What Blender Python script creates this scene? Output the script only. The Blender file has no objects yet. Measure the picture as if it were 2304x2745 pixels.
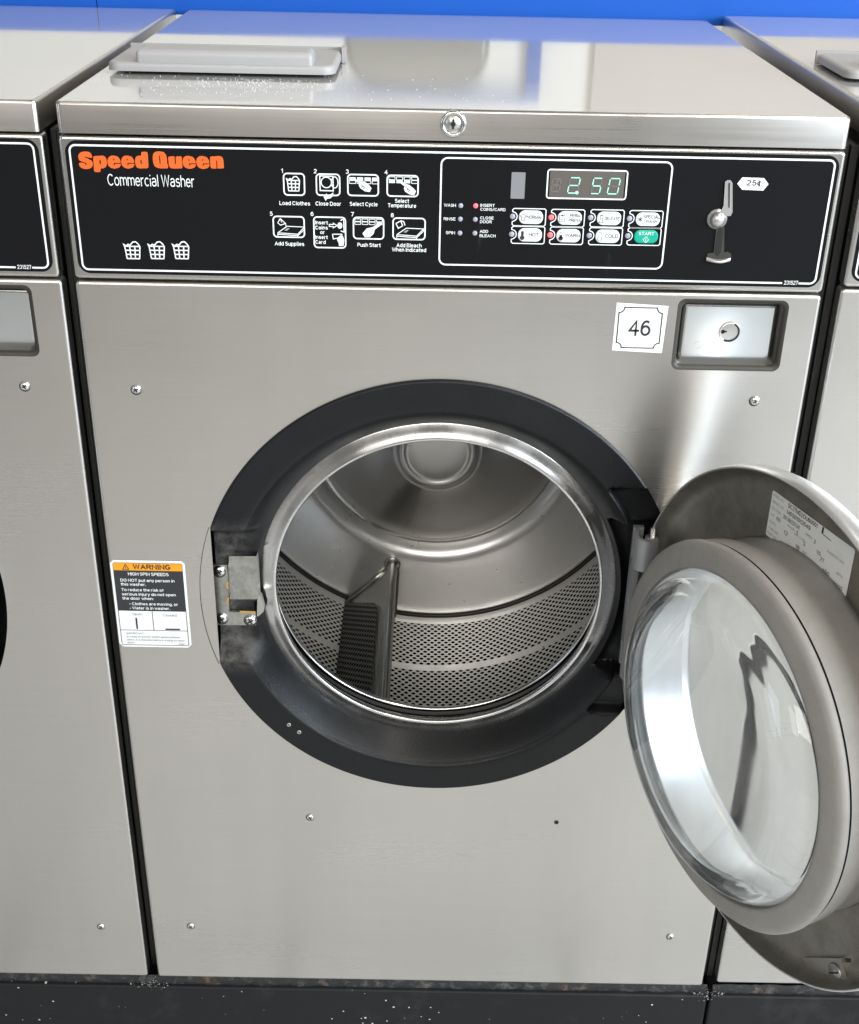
import bpy, math, random
from math import sin, cos, pi, radians, sqrt
from mathutils import Vector, Matrix
from mathutils.geometry import tessellate_polygon
random.seed(7)
S = bpy.context.scene
C = S.collection

# ------------------------------------------------------------------ camera, world, lamps, exposure
cam = bpy.data.cameras.new('camera'); co = bpy.data.objects.new('camera', cam); C.objects.link(co)
co.location = (-.01811, -1.11577, 1.20248); co.rotation_euler = (1.05274, -.0187, .00496)
cam.sensor_fit = 'HORIZONTAL'; cam.sensor_width = 36; cam.lens = 54.09; cam.shift_y = .0743
cam.clip_start = .01; cam.clip_end = 200
S.camera = co
W = bpy.data.worlds.new('World'); S.world = W; W.use_nodes = True
bg = W.node_tree.nodes['Background']; bg.inputs[0].default_value = (1, .97, .93, 1); bg.inputs[1].default_value = .20
def area(name, loc, target, sx, sy, power, col=(1, 1, 1)):
    l = bpy.data.lights.new(name, 'AREA'); l.shape = 'RECTANGLE'; l.size = sx; l.size_y = sy; l.energy = power; l.color = col
    o = bpy.data.objects.new(name, l); C.objects.link(o); o.location = loc
    o.rotation_euler = (Vector(target) - Vector(loc)).to_track_quat('-Z', 'Y').to_euler()
    return o
area('ceiling_lamp', (-.9, -1.5, 2.6), (-.9, -1.5, 0), .3, 3.6, 4, (1, .95, .86))
area('ceiling_lamp', (.9, -1.5, 2.6), (.9, -1.5, 0), .3, 3.6, 40, (1, .95, .86))
area('ceiling_lamp', (0, 1.7, 2.6), (0, 2.5, 0), 3.6, .3, 19, (1, .96, .90))
area('window_daylight_and_fill', (2.7, -2.6, 1.9), (0, -.2, .5), 2.0, 1.9, 165, (.82, .91, 1))
area('window_daylight_and_fill', (3.1, -.95, 1.75), (0, -.2, .45), 1.2, 1.4, 95, (.76, .88, 1))
area('window_daylight_and_fill', (-.7, -4.5, 3.1), (0, 0, .5), 3.0, 1.5, 94, (1, .965, .91))  # added fill from the front to brighten drum and label, not a known window
area('window_daylight_and_fill', (-3.4, -2.2, 1.5), (.2, -.3, .4), .9, 1.8, 15, (.74, .87, 1))
S.view_settings.view_transform = 'Standard'; S.view_settings.look = 'None'
S.view_settings.exposure = 0; S.view_settings.gamma = 1; S.view_settings.use_curve_mapping = False
S.render.engine = 'CYCLES'
cy = S.cycles; cy.max_bounces = 16; cy.glossy_bounces = 10; cy.transmission_bounces = 10; cy.use_denoising = True
cy.caustics_reflective = False; cy.caustics_refractive = False; cy.sample_clamp_indirect = 4

# ------------------------------------------------------------------ materials
def mat(name, col=(.5, .5, .5), rough=.5, metal=0., aniso=0., spec=.5, emit=None, es=0., trans=0., ior=1.45, coat=0.):
    m = bpy.data.materials.new(name); m.use_nodes = True
    b = m.node_tree.nodes['Principled BSDF']
    b.inputs['Base Color'].default_value = (*col, 1); b.inputs['Roughness'].default_value = rough
    b.inputs['Metallic'].default_value = metal; b.inputs['Specular IOR Level'].default_value = spec
    b.inputs['Transmission Weight'].default_value = trans; b.inputs['IOR'].default_value = ior
    b.inputs['Coat Weight'].default_value = coat
    if emit: b.inputs['Emission Color'].default_value = (*emit, 1); b.inputs['Emission Strength'].default_value = es
    if aniso:
        b.inputs['Anisotropic'].default_value = aniso; b.inputs['Anisotropic Rotation'].default_value = .25
        t = m.node_tree.nodes.new('ShaderNodeTangent'); t.direction_type = 'UV_MAP'; t.uv_map = 'UVMap'
        m.node_tree.links.new(t.outputs[0], b.inputs['Tangent'])
    return m
def N(m, typ, **kw):
    n = m.node_tree.nodes.new(typ)
    for k, v in kw.items(): setattr(n, k, v)
    return n
def L(m, a, b): m.node_tree.links.new(a, b)
def bs(m): return m.node_tree.nodes['Principled BSDF']
def math_(m, op, a, b=None, c=None):
    n = N(m, 'ShaderNodeMath', operation=op)
    for i, x in enumerate((a, b, c)):
        if x is None: continue
        if isinstance(x, (int, float)): n.inputs[i].default_value = x
        else: L(m, x, n.inputs[i])
    return n.outputs[0]
def coords(m, scale, kind='Object', loc=(0, 0, 0)):
    tc = N(m, 'ShaderNodeTexCoord'); mp = N(m, 'ShaderNodeMapping'); mp.inputs['Scale'].default_value = scale
    mp.inputs['Location'].default_value = loc
    L(m, tc.outputs[kind], mp.inputs[0]); return mp.outputs[0]
def noise(m, scale, detail=3, vec=None, sc=1., rough=.5):
    n = N(m, 'ShaderNodeTexNoise'); n.inputs['Scale'].default_value = sc; n.inputs['Detail'].default_value = detail; n.inputs['Roughness'].default_value = rough
    L(m, vec if vec is not None else coords(m, scale), n.inputs['Vector']); return n.outputs['Fac']
def maprange(m, v, a, b, c, d, smooth=False):
    n = N(m, 'ShaderNodeMapRange'); n.inputs[1].default_value = a; n.inputs[2].default_value = b; n.inputs[3].default_value = c; n.inputs[4].default_value = d
    if smooth: n.interpolation_type = 'SMOOTHSTEP'
    L(m, v, n.inputs[0]); return n.outputs[0]
def mixc(m, f, a, b):
    n = N(m, 'ShaderNodeMix', data_type='RGBA')
    if isinstance(f, (int, float)): n.inputs[0].default_value = f
    else: L(m, f, n.inputs[0])
    for i, x in ((6, a), (7, b)):
        if isinstance(x, tuple): n.inputs[i].default_value = (*x, 1)
        else: L(m, x, n.inputs[i])
    return n.outputs[2]
def bump(m, h, strength=.2, dist=.001, prev=None):
    n = N(m, 'ShaderNodeBump'); n.inputs['Strength'].default_value = strength; n.inputs['Distance'].default_value = dist
    L(m, h, n.inputs['Height'])
    if prev is not None: L(m, prev, n.inputs['Normal'])
    return n.outputs[0]

# brushed stainless of the fronts: horizontal grain, a little buckled, faint smears
def brushed(name, rough, col, grain, wave=.0012, aniso=.55):
    m = mat(name, col, rough, 1., aniso)
    g = noise(m, grain, 4); sm = noise(m, (3, 3, 7), 5)
    r = math_(m, 'ADD', maprange(m, g, .3, .7, rough - .015, rough + .015), maprange(m, sm, .35, .7, -.03, .045))
    L(m, r, bs(m).inputs['Roughness'])
    k = mixc(m, maprange(m, g, .25, .75, 0, 1), tuple(c * .972 for c in col), tuple(min(1, c * 1.028) for c in col))
    vs_ = maprange(m, noise(m, (22, 4, .7), 4), .3, .7, 0, 1)
    k = mixc(m, math_(m, 'MULTIPLY', vs_, .07), k, tuple(c * .6 for c in col))
    stain = maprange(m, noise(m, (9, 9, 3), 8, rough=.7), .56, .74, 0, .09)
    L(m, mixc(m, stain, k, tuple(c * .62 for c in col)), bs(m).inputs['Base Color'])
    if wave:
        L(m, bump(m, noise(m, (1.3, 1.3, 2.2), 1), 1., wave * 3), bs(m).inputs['Normal'])
    return m
M = {}
M['front'] = brushed('brushed_steel', .30, (.63, .607, .575), (6, 6, 900))
M['lidtop'] = brushed('lid_steel', .07, (.76, .745, .72), (2, 900, 900), .0002, 0)
bs(M['lidtop']).inputs['Metallic'].default_value = .54
M['ctrl'] = brushed('control_frame_steel', .26, (.64, .62, .585), (6, 6, 900), 0)
M['polish'] = mat('polished_steel', (.74, .73, .71), .2, 1.)
# worn rolled lip round the opening
m = M['lip'] = mat('worn_lip_steel', (.70, .69, .68), .25, 1.)
w = noise(m, (30, 30, 30), 6)
L(m, maprange(m, w, .35, .7, .17, .36), bs(m).inputs['Roughness'])
L(m, mixc(m, maprange(m, w, .45, .7, 0, .5), (.72, .71, .70), (.50, .485, .46)), bs(m).inputs['Base Color'])
m = M['drum'] = mat('drum_steel', (.82, .81, .79), .34, .72, .4)
M['cone'] = mat('drum_cone_steel', (.60, .585, .56), .27, 1., .35)
L(m, maprange(m, noise(m, (40, 40, 40), 5),   .3, .7, .27, .36), bs(m).inputs['Roughness'])
m = M['hub'] = mat('hub_steel', (.58, .57, .55), .33, 1.)
# punched sheet: staggered round holes from the UV in metres
def punched(key, name, col, metal):
    m = M[key] = mat(name, col, .36, metal)
    uv = N(m, 'ShaderNodeUVMap'); uv.uv_map = 'UVMap'; sp = N(m, 'ShaderNodeSeparateXYZ'); L(m, uv.outputs[0], sp.inputs[0])
    PA, PB = .0095, .0058
    Y = math_(m, 'DIVIDE', sp.outputs[1], PB); row = math_(m, 'FLOOR', Y)
    X = math_(m, 'ADD', math_(m, 'DIVIDE', sp.outputs[0], PA), math_(m, 'MULTIPLY', math_(m, 'FLOORED_MODULO', row, 2.), .5))
    fx = math_(m, 'MULTIPLY', math_(m, 'SUBTRACT', math_(m, 'FRACT', X), .5), PA)
    fy = math_(m, 'MULTIPLY', math_(m, 'SUBTRACT', math_(m, 'FRACT', Y), .5), PB)
    d = math_(m, 'SQRT', math_(m, 'ADD', math_(m, 'MULTIPLY', fx, fx), math_(m, 'MULTIPLY', fy, fy)))
    hole = maprange(m, d, .0023, .0026, 1, 0)
    L(m, mixc(m, hole, col, (.006, .006, .006)), bs(m).inputs['Base Color'])
    L(m, math_(m, 'MULTIPLY', math_(m, 'SUBTRACT', 1., hole), metal), bs(m).inputs['Metallic'])
    L(m, maprange(m, hole, 0, 1, .36, .8), bs(m).inputs['Roughness'])
    L(m, math_(m, 'SUBTRACT', .5, math_(m, 'MULTIPLY', hole, .5)), bs(m).inputs['Specular IOR Level'])
    L(m, bump(m, maprange(m, d, .0022, .0034, 0, 1, True), .55, .0012), bs(m).inputs['Normal'])
punched('perf', 'perforated_steel', (.86, .85, .83), .7)
punched('fin_perf', 'shaded_perforated_fin_steel', (.20, .195, .185), 1.)  # same punched steel as the drum, shade of the lifter flank put into its colour
M['fin'] = mat('shaded_fin_steel', (.42, .41, .39), .25, 1.)  # plain lifter steel, colour darkened to imitate shade inside the drum
# black moulded surround, pebbled, worn grey where the catch rubs
m = M['ring'] = mat('black_moulding', (.0045, .005, .006), .34, 0, spec=.42)
pb = noise(m, (700, 700, 700), 2)
L(m, bump(m, pb, .35, .0006), bs(m).inputs['Normal'])
L(m, maprange(m, noise(m, (25, 25, 25), 5), .3, .7, .34, .5), bs(m).inputs['Roughness'])
at = N(m, 'ShaderNodeAttribute', attribute_name='wear')
wr = math_(m, 'MULTIPLY', at.outputs['Fac'], maprange(m, noise(m, (60, 60, 60), 8, rough=.75), .38, .70, 0, 1))
L(m, mixc(m, wr, (.0045, .005, .006), (.13, .124, .114)), bs(m).inputs['Base Color'])
M['black'] = mat('black_paint', (.012, .012, .012), .45)
m = M['cab'] = mat('black_cabinet', (.02, .02, .018), .5)
L(m, mixc(m, maprange(m, noise(m, (60, 60, 20), 6, rough=.7), .55, .75, 0, .6), (.016, .016, .014), (.09, .08, .06)), bs(m).inputs['Base Color'])
m = M['decal'] = mat('black_decal', (.006, .006, .007), .34, spec=.14)
L(m, mixc(m, maprange(m, noise(m, (60, 20, 14), 8, rough=.75), .63, .8, 0, .35), (.008, .008, .009), (.07, .08, .09)), bs(m).inputs['Base Color'])
M['white'] = mat('white_print', (.80, .82, .80), .5)
M['dark'] = mat('dark_print', (.03, .03, .035), .5)
M['faint'] = mat('grey_print', (.30, .30, .32), .5)
M['orange'] = mat('orange_print', (.72, .12, .018), .45)
M['amber'] = mat('amber_print', (.83, .32, .01), .5)
m = M['blue'] = mat('blue_board', (.009, .09, .44), .45, spec=.25)
m = M['paper'] = mat('white_sticker', (.80, .80, .77), .45)
L(m, mixc(m, maprange(m, noise(m, (90, 90, 90), 5), .55, .8, 0, .35), (.86, .86, .83), (.64, .62, .56)), bs(m).inputs['Base Color'])
m = M['door'] = mat('dull_door_steel', (.34, .315, .275), .42, .85)
L(m, mixc(m, maprange(m, noise(m, (35, 35, 35), 8, rough=.7), .42, .72, 0, 1), (.36, .34, .30), (.23, .212, .18)), bs(m).inputs['Base Color'])
M['doorskin'] = mat('door_skin_steel', (.70, .695, .68), .36, .85)
m = M['gasket'] = mat('grey_rubber', (.30, .27, .235), .48, 0)
L(m, mixc(m, maprange(m, noise(m, (38, 38, 38), 9, rough=.75), .42, .78, 0, .5), (.32, .305, .282), (.21, .197, .18)), bs(m).inputs['Base Color'])
m = M['glass'] = mat('door_glass', (.93, .95, .945), .0, 0, trans=1., ior=1.47)
sm = noise(m, (16, 16, 7), 7, rough=.65)
L(m, maprange(m, sm, .35, .75, .955, .86), bs(m).inputs['Transmission Weight'])
L(m, maprange(m, sm, .40, .75, .0, .10), bs(m).inputs['Roughness'])
M['zinc'] = mat('zinc_plate', (.56, .55, .52), .34, 1.)
m = M['dirtyzinc'] = mat('worn_catch_steel', (.42, .41, .37), .36, 1.)
L(m, mixc(m, maprange(m, noise(m, (110, 110, 110), 7, rough=.7), .40, .72, 0, 1), (.50, .495, .475), (.30, .285, .25)), bs(m).inputs['Base Color'])
M['brass'] = mat('brass_edge', (.75, .48, .16), .25, 1.)
M['chrome'] = mat('chrome', (.78, .77, .76), .24, 1.)
M['hinge'] = mat('grey_cast_hinge', (.36, .37, .38), .42, .55)
M['tray'] = mat('grey_plastic', (.36, .35, .345), .4)
M['slot'] = mat('coin_slot_metal', (.52, .51, .49), .36, .8)
M['recess_and_shadow'] = mat('recess_steel_and_shadow', (.05, .046, .038), .45, .3)
M['plate'] = mat('zinc_box_plate', (.76, .79, .80), .22, 1.)
M['grout'] = mat('grout', (.10, .095, .09), .8)
M['led'] = mat('unlit_lamp', (.34, .34, .40), .3)
M['red'] = mat('lit_red_lamp', (.8, .12, .14), .3, emit=(1, .16, .18), es=.75)
M['green'] = mat('green_button', (.0, .36, .23), .4)
m = M['display'] = mat('display_window', (.115, .10, .09), .3, coat=.4)
M['dispgrey'] = mat('grey_window', (.22, .22, .225), .35)
M['seg'] = mat('lit_digit', (.3, .7, .55), .4, emit=(.36, .88, .68), es=.42)
M['segoff'] = mat('unlit_digit', (.17, .15, .14), .4)
m = M['plinth'] = mat('chipped_black_paint', (.02, .02, .021), .5, spec=.25)
v = N(m, 'ShaderNodeTexVoronoi'); v.inputs['Scale'].default_value = 1.; v.inputs['Randomness'].default_value = 1.
L(m, coords(m, (85, 40, 95)), v.inputs['Vector'])
big = maprange(m, noise(m, (5, 5, 5), 3), .42, .62, .0, .14)
chip = math_(m, 'LESS_THAN', math_(m, 'ADD', v.outputs['Distance'], math_(m, 'MULTIPLY', noise(m, (300, 300, 300), 2), .12)), math_(m, 'ADD', big, .03))
smear = maprange(m, noise(m, (12, 12, 12), 8, rough=.72), .55, .75, 0, .5)
L(m, mixc(m, chip, mixc(m, smear, (.012, .012, .013), (.042, .042, .042)), (.55, .54, .50)), bs(m).inputs['Base Color'])
m = M['dirt'] = mat('grimy_sealant', (.03, .03, .028), .7)
dn = noise(m, (60, 60, 60), 8, rough=.75)
L(m, mixc(m, maprange(m, noise(m, (9, 9, 9), 3), .55, .66, 0, .8), mixc(m, maprange(m, dn, .52, .74, 0, 1), (.018, .018, .018), (.14, .135, .125)), mixc(m, maprange(m, dn, .50, .66, 0, 1), (.03, .026, .022), (.20, .10, .055))), bs(m).inputs['Base Color'])
L(m, bump(m, dn, .8, .004), bs(m).inputs['Normal'])
m = M['floor'] = mat('pale_floor_tile', (.56, .54, .50), .35)
L(m, mixc(m, maprange(m, noise(m, (4, 4, 4), 8), .35, .7, 0, 1), (.60, .59, .565), (.53, .52, .50)), bs(m).inputs['Base Color'])
M['lint'] = mat('pale_lint', (.34, .32, .29), .9)
M['cream'] = mat('cream_wall_paint', (.82, .80, .74), .6)
M['tan'] = mat('tan_wall_board', (.56, .50, .44), .6)
M['darkglass'] = mat('dark_dryer_window', (.20, .19, .15), .12)

# ------------------------------------------------------------------ mesh builder
class MB:
    def __init__(s): s.v = []; s.f = []; s.mi = []; s.sm = []; s.uv = []; s.mats = []; s.fr(); s.at = {}; s.k = 0
    def fr(s, o=(0, 0, 0), u=(1, 0, 0), v=(0, 0, 1), n=(0, -1, 0)):
        s.o, s.u, s.vv, s.n = Vector(o), Vector(u), Vector(v), Vector(n); return s
    def p(s, a, b, d=0.): return s.o + a * s.u + b * s.vv + d * s.n
    def m(s, name):
        if name not in s.mats: s.mats.append(name)
        return s.mats.index(name)
    def add(s, vs, fs, mt, smooth=False, uvs=None):
        b = len(s.v); s.v += [tuple(x) for x in vs]; k = s.m(mt)
        for i, f in enumerate(fs):
            s.f.append([b + j for j in f]); s.mi.append(k); s.sm.append(smooth)
            s.uv.append([uvs[j] for j in f] if uvs else None)
    def box(s, x0, y0, z0, x1, y1, z1, mt, skip=()):
        V = [(x0, y0, z0), (x1, y0, z0), (x1, y1, z0), (x0, y1, z0), (x0, y0, z1), (x1, y0, z1), (x1, y1, z1), (x0, y1, z1)]
        F = dict(bottom=(3, 2, 1, 0), top=(4, 5, 6, 7), front=(0, 1, 5, 4), right=(1, 2, 6, 5), back=(2, 3, 7, 6), left=(3, 0, 4, 7))
        s.add(V, [F[k] for k in F if k not in skip], mt)
    def rail(s, loops, mt, smooth=True, closed=True, uvs=None):
        n = len(loops[0]); vs = [p for l in loops for p in l]; fs = []
        for i in range(len(loops) - 1):
            for j in range(n if closed else n - 1):
                k = (j + 1) % n; fs.append((i * n + j, i * n + k, (i + 1) * n + k, (i + 1) * n + j))
        s.add(vs, fs, mt, smooth, uvs)
    def lathe(s, prof, n, mt, c=(0, 0), a0=0, a1=2 * pi, R=.285, smooth=True):
        # prof: (r, d) with d along the frame's normal; each a ring about c in the frame plane; UV in metres
        loops = []; uv = []; L_ = 0.
        for i, (r, d) in enumerate(prof):
            if i: L_ += sqrt((r - prof[i - 1][0]) ** 2 + (d - prof[i - 1][1]) ** 2)
            loops.append([s.p(c[0] + r * cos(a0 + (a1 - a0) * j / n), c[1] + r * sin(a0 + (a1 - a0) * j / n), d) for j in range(n + 1)])
            uv += [((a0 + (a1 - a0) * j / n) * R, L_) for j in range(n + 1)]
        s.rail(loops, mt, smooth, False, uv)
    def fill(s, loops, d, mt):
        pts = [[Vector((a, b, 0)) for a, b in l] for l in loops]; flat = [p for l in loops for p in l]
        tr = tessellate_polygon(pts); fs = []
        for t in tr:
            (x0, y0), (x1, y1), (x2, y2) = (flat[i] for i in t)
            fs.append(t if (x1 - x0) * (y2 - y0) - (x2 - x0) * (y1 - y0) > 0 else t[::-1])
        s.add([s.p(a, b, d) for a, b in flat], fs, mt, False, flat)
    def stroke(s, pts, w, d, mt, closed=False):
        n = len(pts); L1 = []; L2 = []; s.k += 1; d += (s.k % 60) * 2e-6
        for i in range(n):
            a = Vector(pts[i - 1] if (i or closed) else pts[0]); b = Vector(pts[i]); c = Vector(pts[(i + 1) % n] if (i < n - 1 or closed) else pts[i])
            e = (b - a); g = (c - b)
            if e.length < 1e-9: e = g
            if g.length < 1e-9: g = e
            e.normalize(); g.normalize(); t = e + g
            if t.length < 1e-6: t = e
            t.normalize(); nn = Vector((-t.y, t.x)); k = w / 2 / max(.45, abs(nn.dot(Vector((-e.y, e.x)))))
            L1.append(b + nn * k); L2.append(b - nn * k)
        vs = [s.p(q.x, q.y, d) for q in L1 + L2]; fs = []
        for i in range(n if closed else n - 1):
            j = (i + 1) % n; fs.append((n + i, n + j, j, i))
        s.add(vs, fs, mt)
    def text(s, t, x, y, h, d, mt, bold=0., align='C', width=None, fat=False):
        vs, fs, (x0, x1) = (heavy if fat else glyphs)(t, bold); k = h; kx = k if width is None else width / max(1e-6, x1 - x0)
        off = {'C': -(x0 + x1) / 2, 'L': -x0, 'R': -x1}[align]
        s.add([s.p(x + (a + off) * kx, y + b * k, d + e * 3e-6) for a, b, e in vs], fs, mt)
    def build(s, name, parent=None, loc=None, sharp=None):
        me = bpy.data.meshes.new(name); me.from_pydata(s.v, [], s.f)
        for k in s.mats: me.materials.append(M[k])
        me.polygons.foreach_set('material_index', s.mi); me.polygons.foreach_set('use_smooth', s.sm)
        ul = me.uv_layers.new(name='UVMap')
        for p, uv in zip(me.polygons, s.uv):
            for q, li in enumerate(p.loop_indices):
                co_ = me.vertices[me.loops[li].vertex_index].co
                ul.data[li].uv = uv[q] if uv else ((co_.x, co_.z) if abs(p.normal.y) > .5 else ((co_.x, co_.y) if abs(p.normal.z) > .5 else (co_.y, co_.z)))
        for nm, vals in s.at.items():
            a = me.attributes.new(nm, 'FLOAT', 'POINT'); a.data.foreach_set('value', vals)
        if sharp: me.set_sharp_from_angle(angle=radians(sharp))
        o = bpy.data.objects.new(name, me); C.objects.link(o)
        if parent: o.parent = parent
        if loc: o.location = loc
        return o
# ------------------------------------------------------------------ lettering: a plain grotesque drawn with one pen
def _e(cx, cy, rx, ry, a0, a1, n=12): return [(cx + rx * cos(radians(a0 + (a1 - a0) * i / n)), cy + ry * sin(radians(a0 + (a1 - a0) * i / n))) for i in range(n + 1)]
def _font():
    o = lambda cx, w=.25, y=.36, h=.36: _e(cx, y, w, h, 0, 360, 18)
    X = .72
    G = {
    'A': (.70, [[(0, 0), (.35, 1), (.70, 0)], [(.13, .34), (.57, .34)]]), 'B': (.62, [[(.36, .54), (0, .54)], [(0, 0), (0, 1), (.34, 1)] + _e(.34, .77, .23, .23, 90, -90, 8) + _e(.36, .27, .26, .27, 90, -90, 8) + [(0, 0)]]),
    'C': (.68, [_e(.36, .5, .36, .5, 42, 318, 16)]), 'D': (.66, [[(0, 0), (0, 1), (.28, 1)] + _e(.28, .5, .38, .5, 90, -90, 12) + [(0, 0)]]),
    'E': (.56, [[(.56, 1), (0, 1), (0, 0), (.56, 0)], [(0, .52), (.50, .52)]]), 'F': (.54, [[(.54, 1), (0, 1), (0, 0)], [(0, .50), (.46, .50)]]),
    'G': (.70, [_e(.36, .5, .36, .5, 42, 330, 16) + [(.70, .44), (.40, .44)]]), 'H': (.64, [[(0, 0), (0, 1)], [(.64, 0), (.64, 1)], [(0, .53), (.64, .53)]]),
    'I': (.06, [[(.03, 0), (.03, 1)]]), 'K': (.62, [[(0, 0), (0, 1)], [(.58, 1), (.04, .42)], [(.22, .60), (.62, 0)]]), 'L': (.50, [[(0, 1), (0, 0), (.50, 0)]]),
    'M': (.76, [[(0, 0), (0, 1), (.38, .06), (.76, 1), (.76, 0)]]), 'N': (.64, [[(0, 0), (0, 1), (.64, 0), (.64, 1)]]), 'O': (.76, [_e(.38, .5, .38, .5, 0, 360, 22)]),
    'P': (.58, [[(0, 0), (0, 1), (.32, 1)] + _e(.32, .73, .27, .27, 90, -90, 10) + [(0, .46)]]), 'R': (.62, [[(0, 0), (0, 1), (.34, 1)] + _e(.34, .75, .26, .25, 90, -90, 10) + [(0, .50)], [(.34, .50), (.60, 0)]]),
    'S': (.60, [_e(.30, .76, .27, .24, 30, 240, 10) + _e(.30, .27, .30, .27, 75, -155, 12)]), 'T': (.60, [[(0, 1), (.60, 1)], [(.30, 1), (.30, 0)]]),
    'U': (.64, [[(0, 1), (0, .34)] + _e(.32, .34, .32, .34, 180, 360, 10) + [(.64, 1)]]), 'V': (.66, [[(0, 1), (.33, 0), (.66, 1)]]), 'W': (.94, [[(0, 1), (.22, 0), (.47, 1), (.72, 0), (.94, 1)]]),
    'X': (.62, [[(0, 0), (.62, 1)], [(0, 1), (.62, 0)]]), 'Y': (.64, [[(0, 1), (.32, .45), (.64, 1)], [(.32, .45), (.32, 0)]]), 'Z': (.58, [[(0, 1), (.56, 1), (0, 0), (.58, 0)]]), 'Q': (.76, [_e(.38, .5, .38, .5, 0, 360, 22), [(.46, .26), (.74, 0)]]),
    'a': (.52, [_e(.25, .50, .24, .22, 155, 0, 9) + [(.49, 0)], _e(.24, .20, .24, .20, 60, 330, 12), [(.30, .40), (.49, .44)]]), 'b': (.52, [[(0, 0), (0, 1)], o(.26)]), 'c': (.48, [_e(.26, .36, .26, .36, 45, 315, 14)]), 'd': (.52, [[(.52, 0), (.52, 1)], o(.26)]),
    'e': (.52, [[(.02, .38), (.52, .38)] + _e(.26, .36, .26, .36, 8, 320, 15)]), 'f': (.26, [[(.12, 0), (.12, .84)] + _e(.24, .84, .12, .16, 180, 90, 5), [(0, X), (.28, X)]]), 'g': (.52, [o(.26), [(.52, X), (.52, -.02)] + _e(.27, -.02, .25, .22, 0, -160, 8)]),
    'h': (.48, [[(0, 0), (0, 1)], [(0, .42)] + _e(.24, .46, .24, .26, 180, 0, 9) + [(.48, 0)]]), 'i': (.06, [[(.03, 0), (.03, .64)], [(.03, .97), (.03, .98)]]), 'j': (.10, [[(.08, .64), (.08, -.1)] + _e(-.02, -.1, .1, .12, 0, -70, 4), [(.08, .97), (.08, .98)]]),
    'k': (.46, [[(0, 0), (0, 1)], [(.44, X), (.04, .32)], [(.18, .44), (.46, 0)]]), 'l': (.06, [[(.03, 0), (.03, 1)]]), 'm': (.80, [[(0, 0), (0, X)], [(0, .46)] + _e(.20, .48, .20, .24, 180, 0, 8) + [(.40, 0)], [(.40, .46)] + _e(.60, .48, .20, .24, 180, 0, 8) + [(.80, 0)]]),
    'n': (.48, [[(0, 0), (0, X)], [(0, .42)] + _e(.24, .46, .24, .26, 180, 0, 9) + [(.48, 0)]]), 'o': (.54, [o(.27, .27)]), 'p': (.52, [[(0, X), (0, -.24)], o(.26)]), 'r': (.30, [[(0, 0), (0, X)], [(0, .44)] + _e(.26, .40, .26, .32, 175, 80, 6)]),
    's': (.46, [_e(.23, .54, .20, .18, 25, 245, 9) + _e(.23, .19, .23, .19, 70, -150, 10)]), 't': (.26, [[(.11, .92), (.11, .14)] + _e(.23, .14, .12, .14, 180, 270, 4), [(0, X), (.27, X)]]), 'u': (.48, [[(0, X), (0, .26)] + _e(.24, .26, .24, .26, 180, 360, 9), [(.48, X), (.48, 0)]]),
    'v': (.48, [[(0, X), (.24, 0), (.48, X)]]), 'w': (.72, [[(0, X), (.18, 0), (.36, X), (.54, 0), (.72, X)]]), 'y': (.48, [[(0, X), (.25, .02)], [(.48, X), (.20, -.12)] + _e(.08, -.1, .12, .12, -10, -90, 4)]), 'x': (.46, [[(0, 0), (.46, X)], [(0, X), (.46, 0)]]),
    '0': (.54, [_e(.27, .5, .27, .5, 0, 360, 20)]), '1': (.26, [[(.0, .76), (.10, .80), (.22, 1), (.22, 0)]]), '2': (.54, [_e(.27, .72, .26, .28, 170, -30, 10) + [(.0, 0), (.54, 0)]]),
    '3': (.54, [_e(.26, .75, .24, .25, 160, -75, 9), _e(.26, .28, .28, .28, 80, -160, 10)]), '4': (.58, [[(.43, 0), (.43, 1), (.0, .30), (.58, .30)]]), '5': (.54, [[(.50, 1), (.10, 1), (.05, .52)] + _e(.26, .32, .28, .32, 135, -155, 12)]),
    '6': (.54, [_e(.27, .32, .27, .32, 0, 360, 16), _e(.30, .50, .30, .50, 55, 195, 10)]), '7': (.52, [[(0, 1), (.52, 1), (.18, 0)]]), '8': (.54, [_e(.27, .76, .23, .24, 0, 360, 14), _e(.27, .27, .27, .27, 0, 360, 16)]), '9': (.54, [_e(.27, .68, .27, .32, 0, 360, 16), _e(.24, .50, .30, .50, 235, 375, 10)]),
    '.': (.05, [[(.025, 0), (.025, .05)]]), ',': (.05, [[(.03, .04), (.0, -.12)]]), ':': (.05, [[(.025, 0), (.025, .05)], [(.025, .60), (.025, .65)]]), '-': (.24, [[(0, .38), (.24, .38)]]), '/': (.34, [[(0, -.02), (.34, 1.02)]]), '¢': (.48, [_e(.26, .40, .26, .36, 45, 315, 14), [(.26, -.14), (.26, .94)]]),
    ' ': (.18, []), }
    return G
FONT = _font()
_gl = {}
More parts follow.
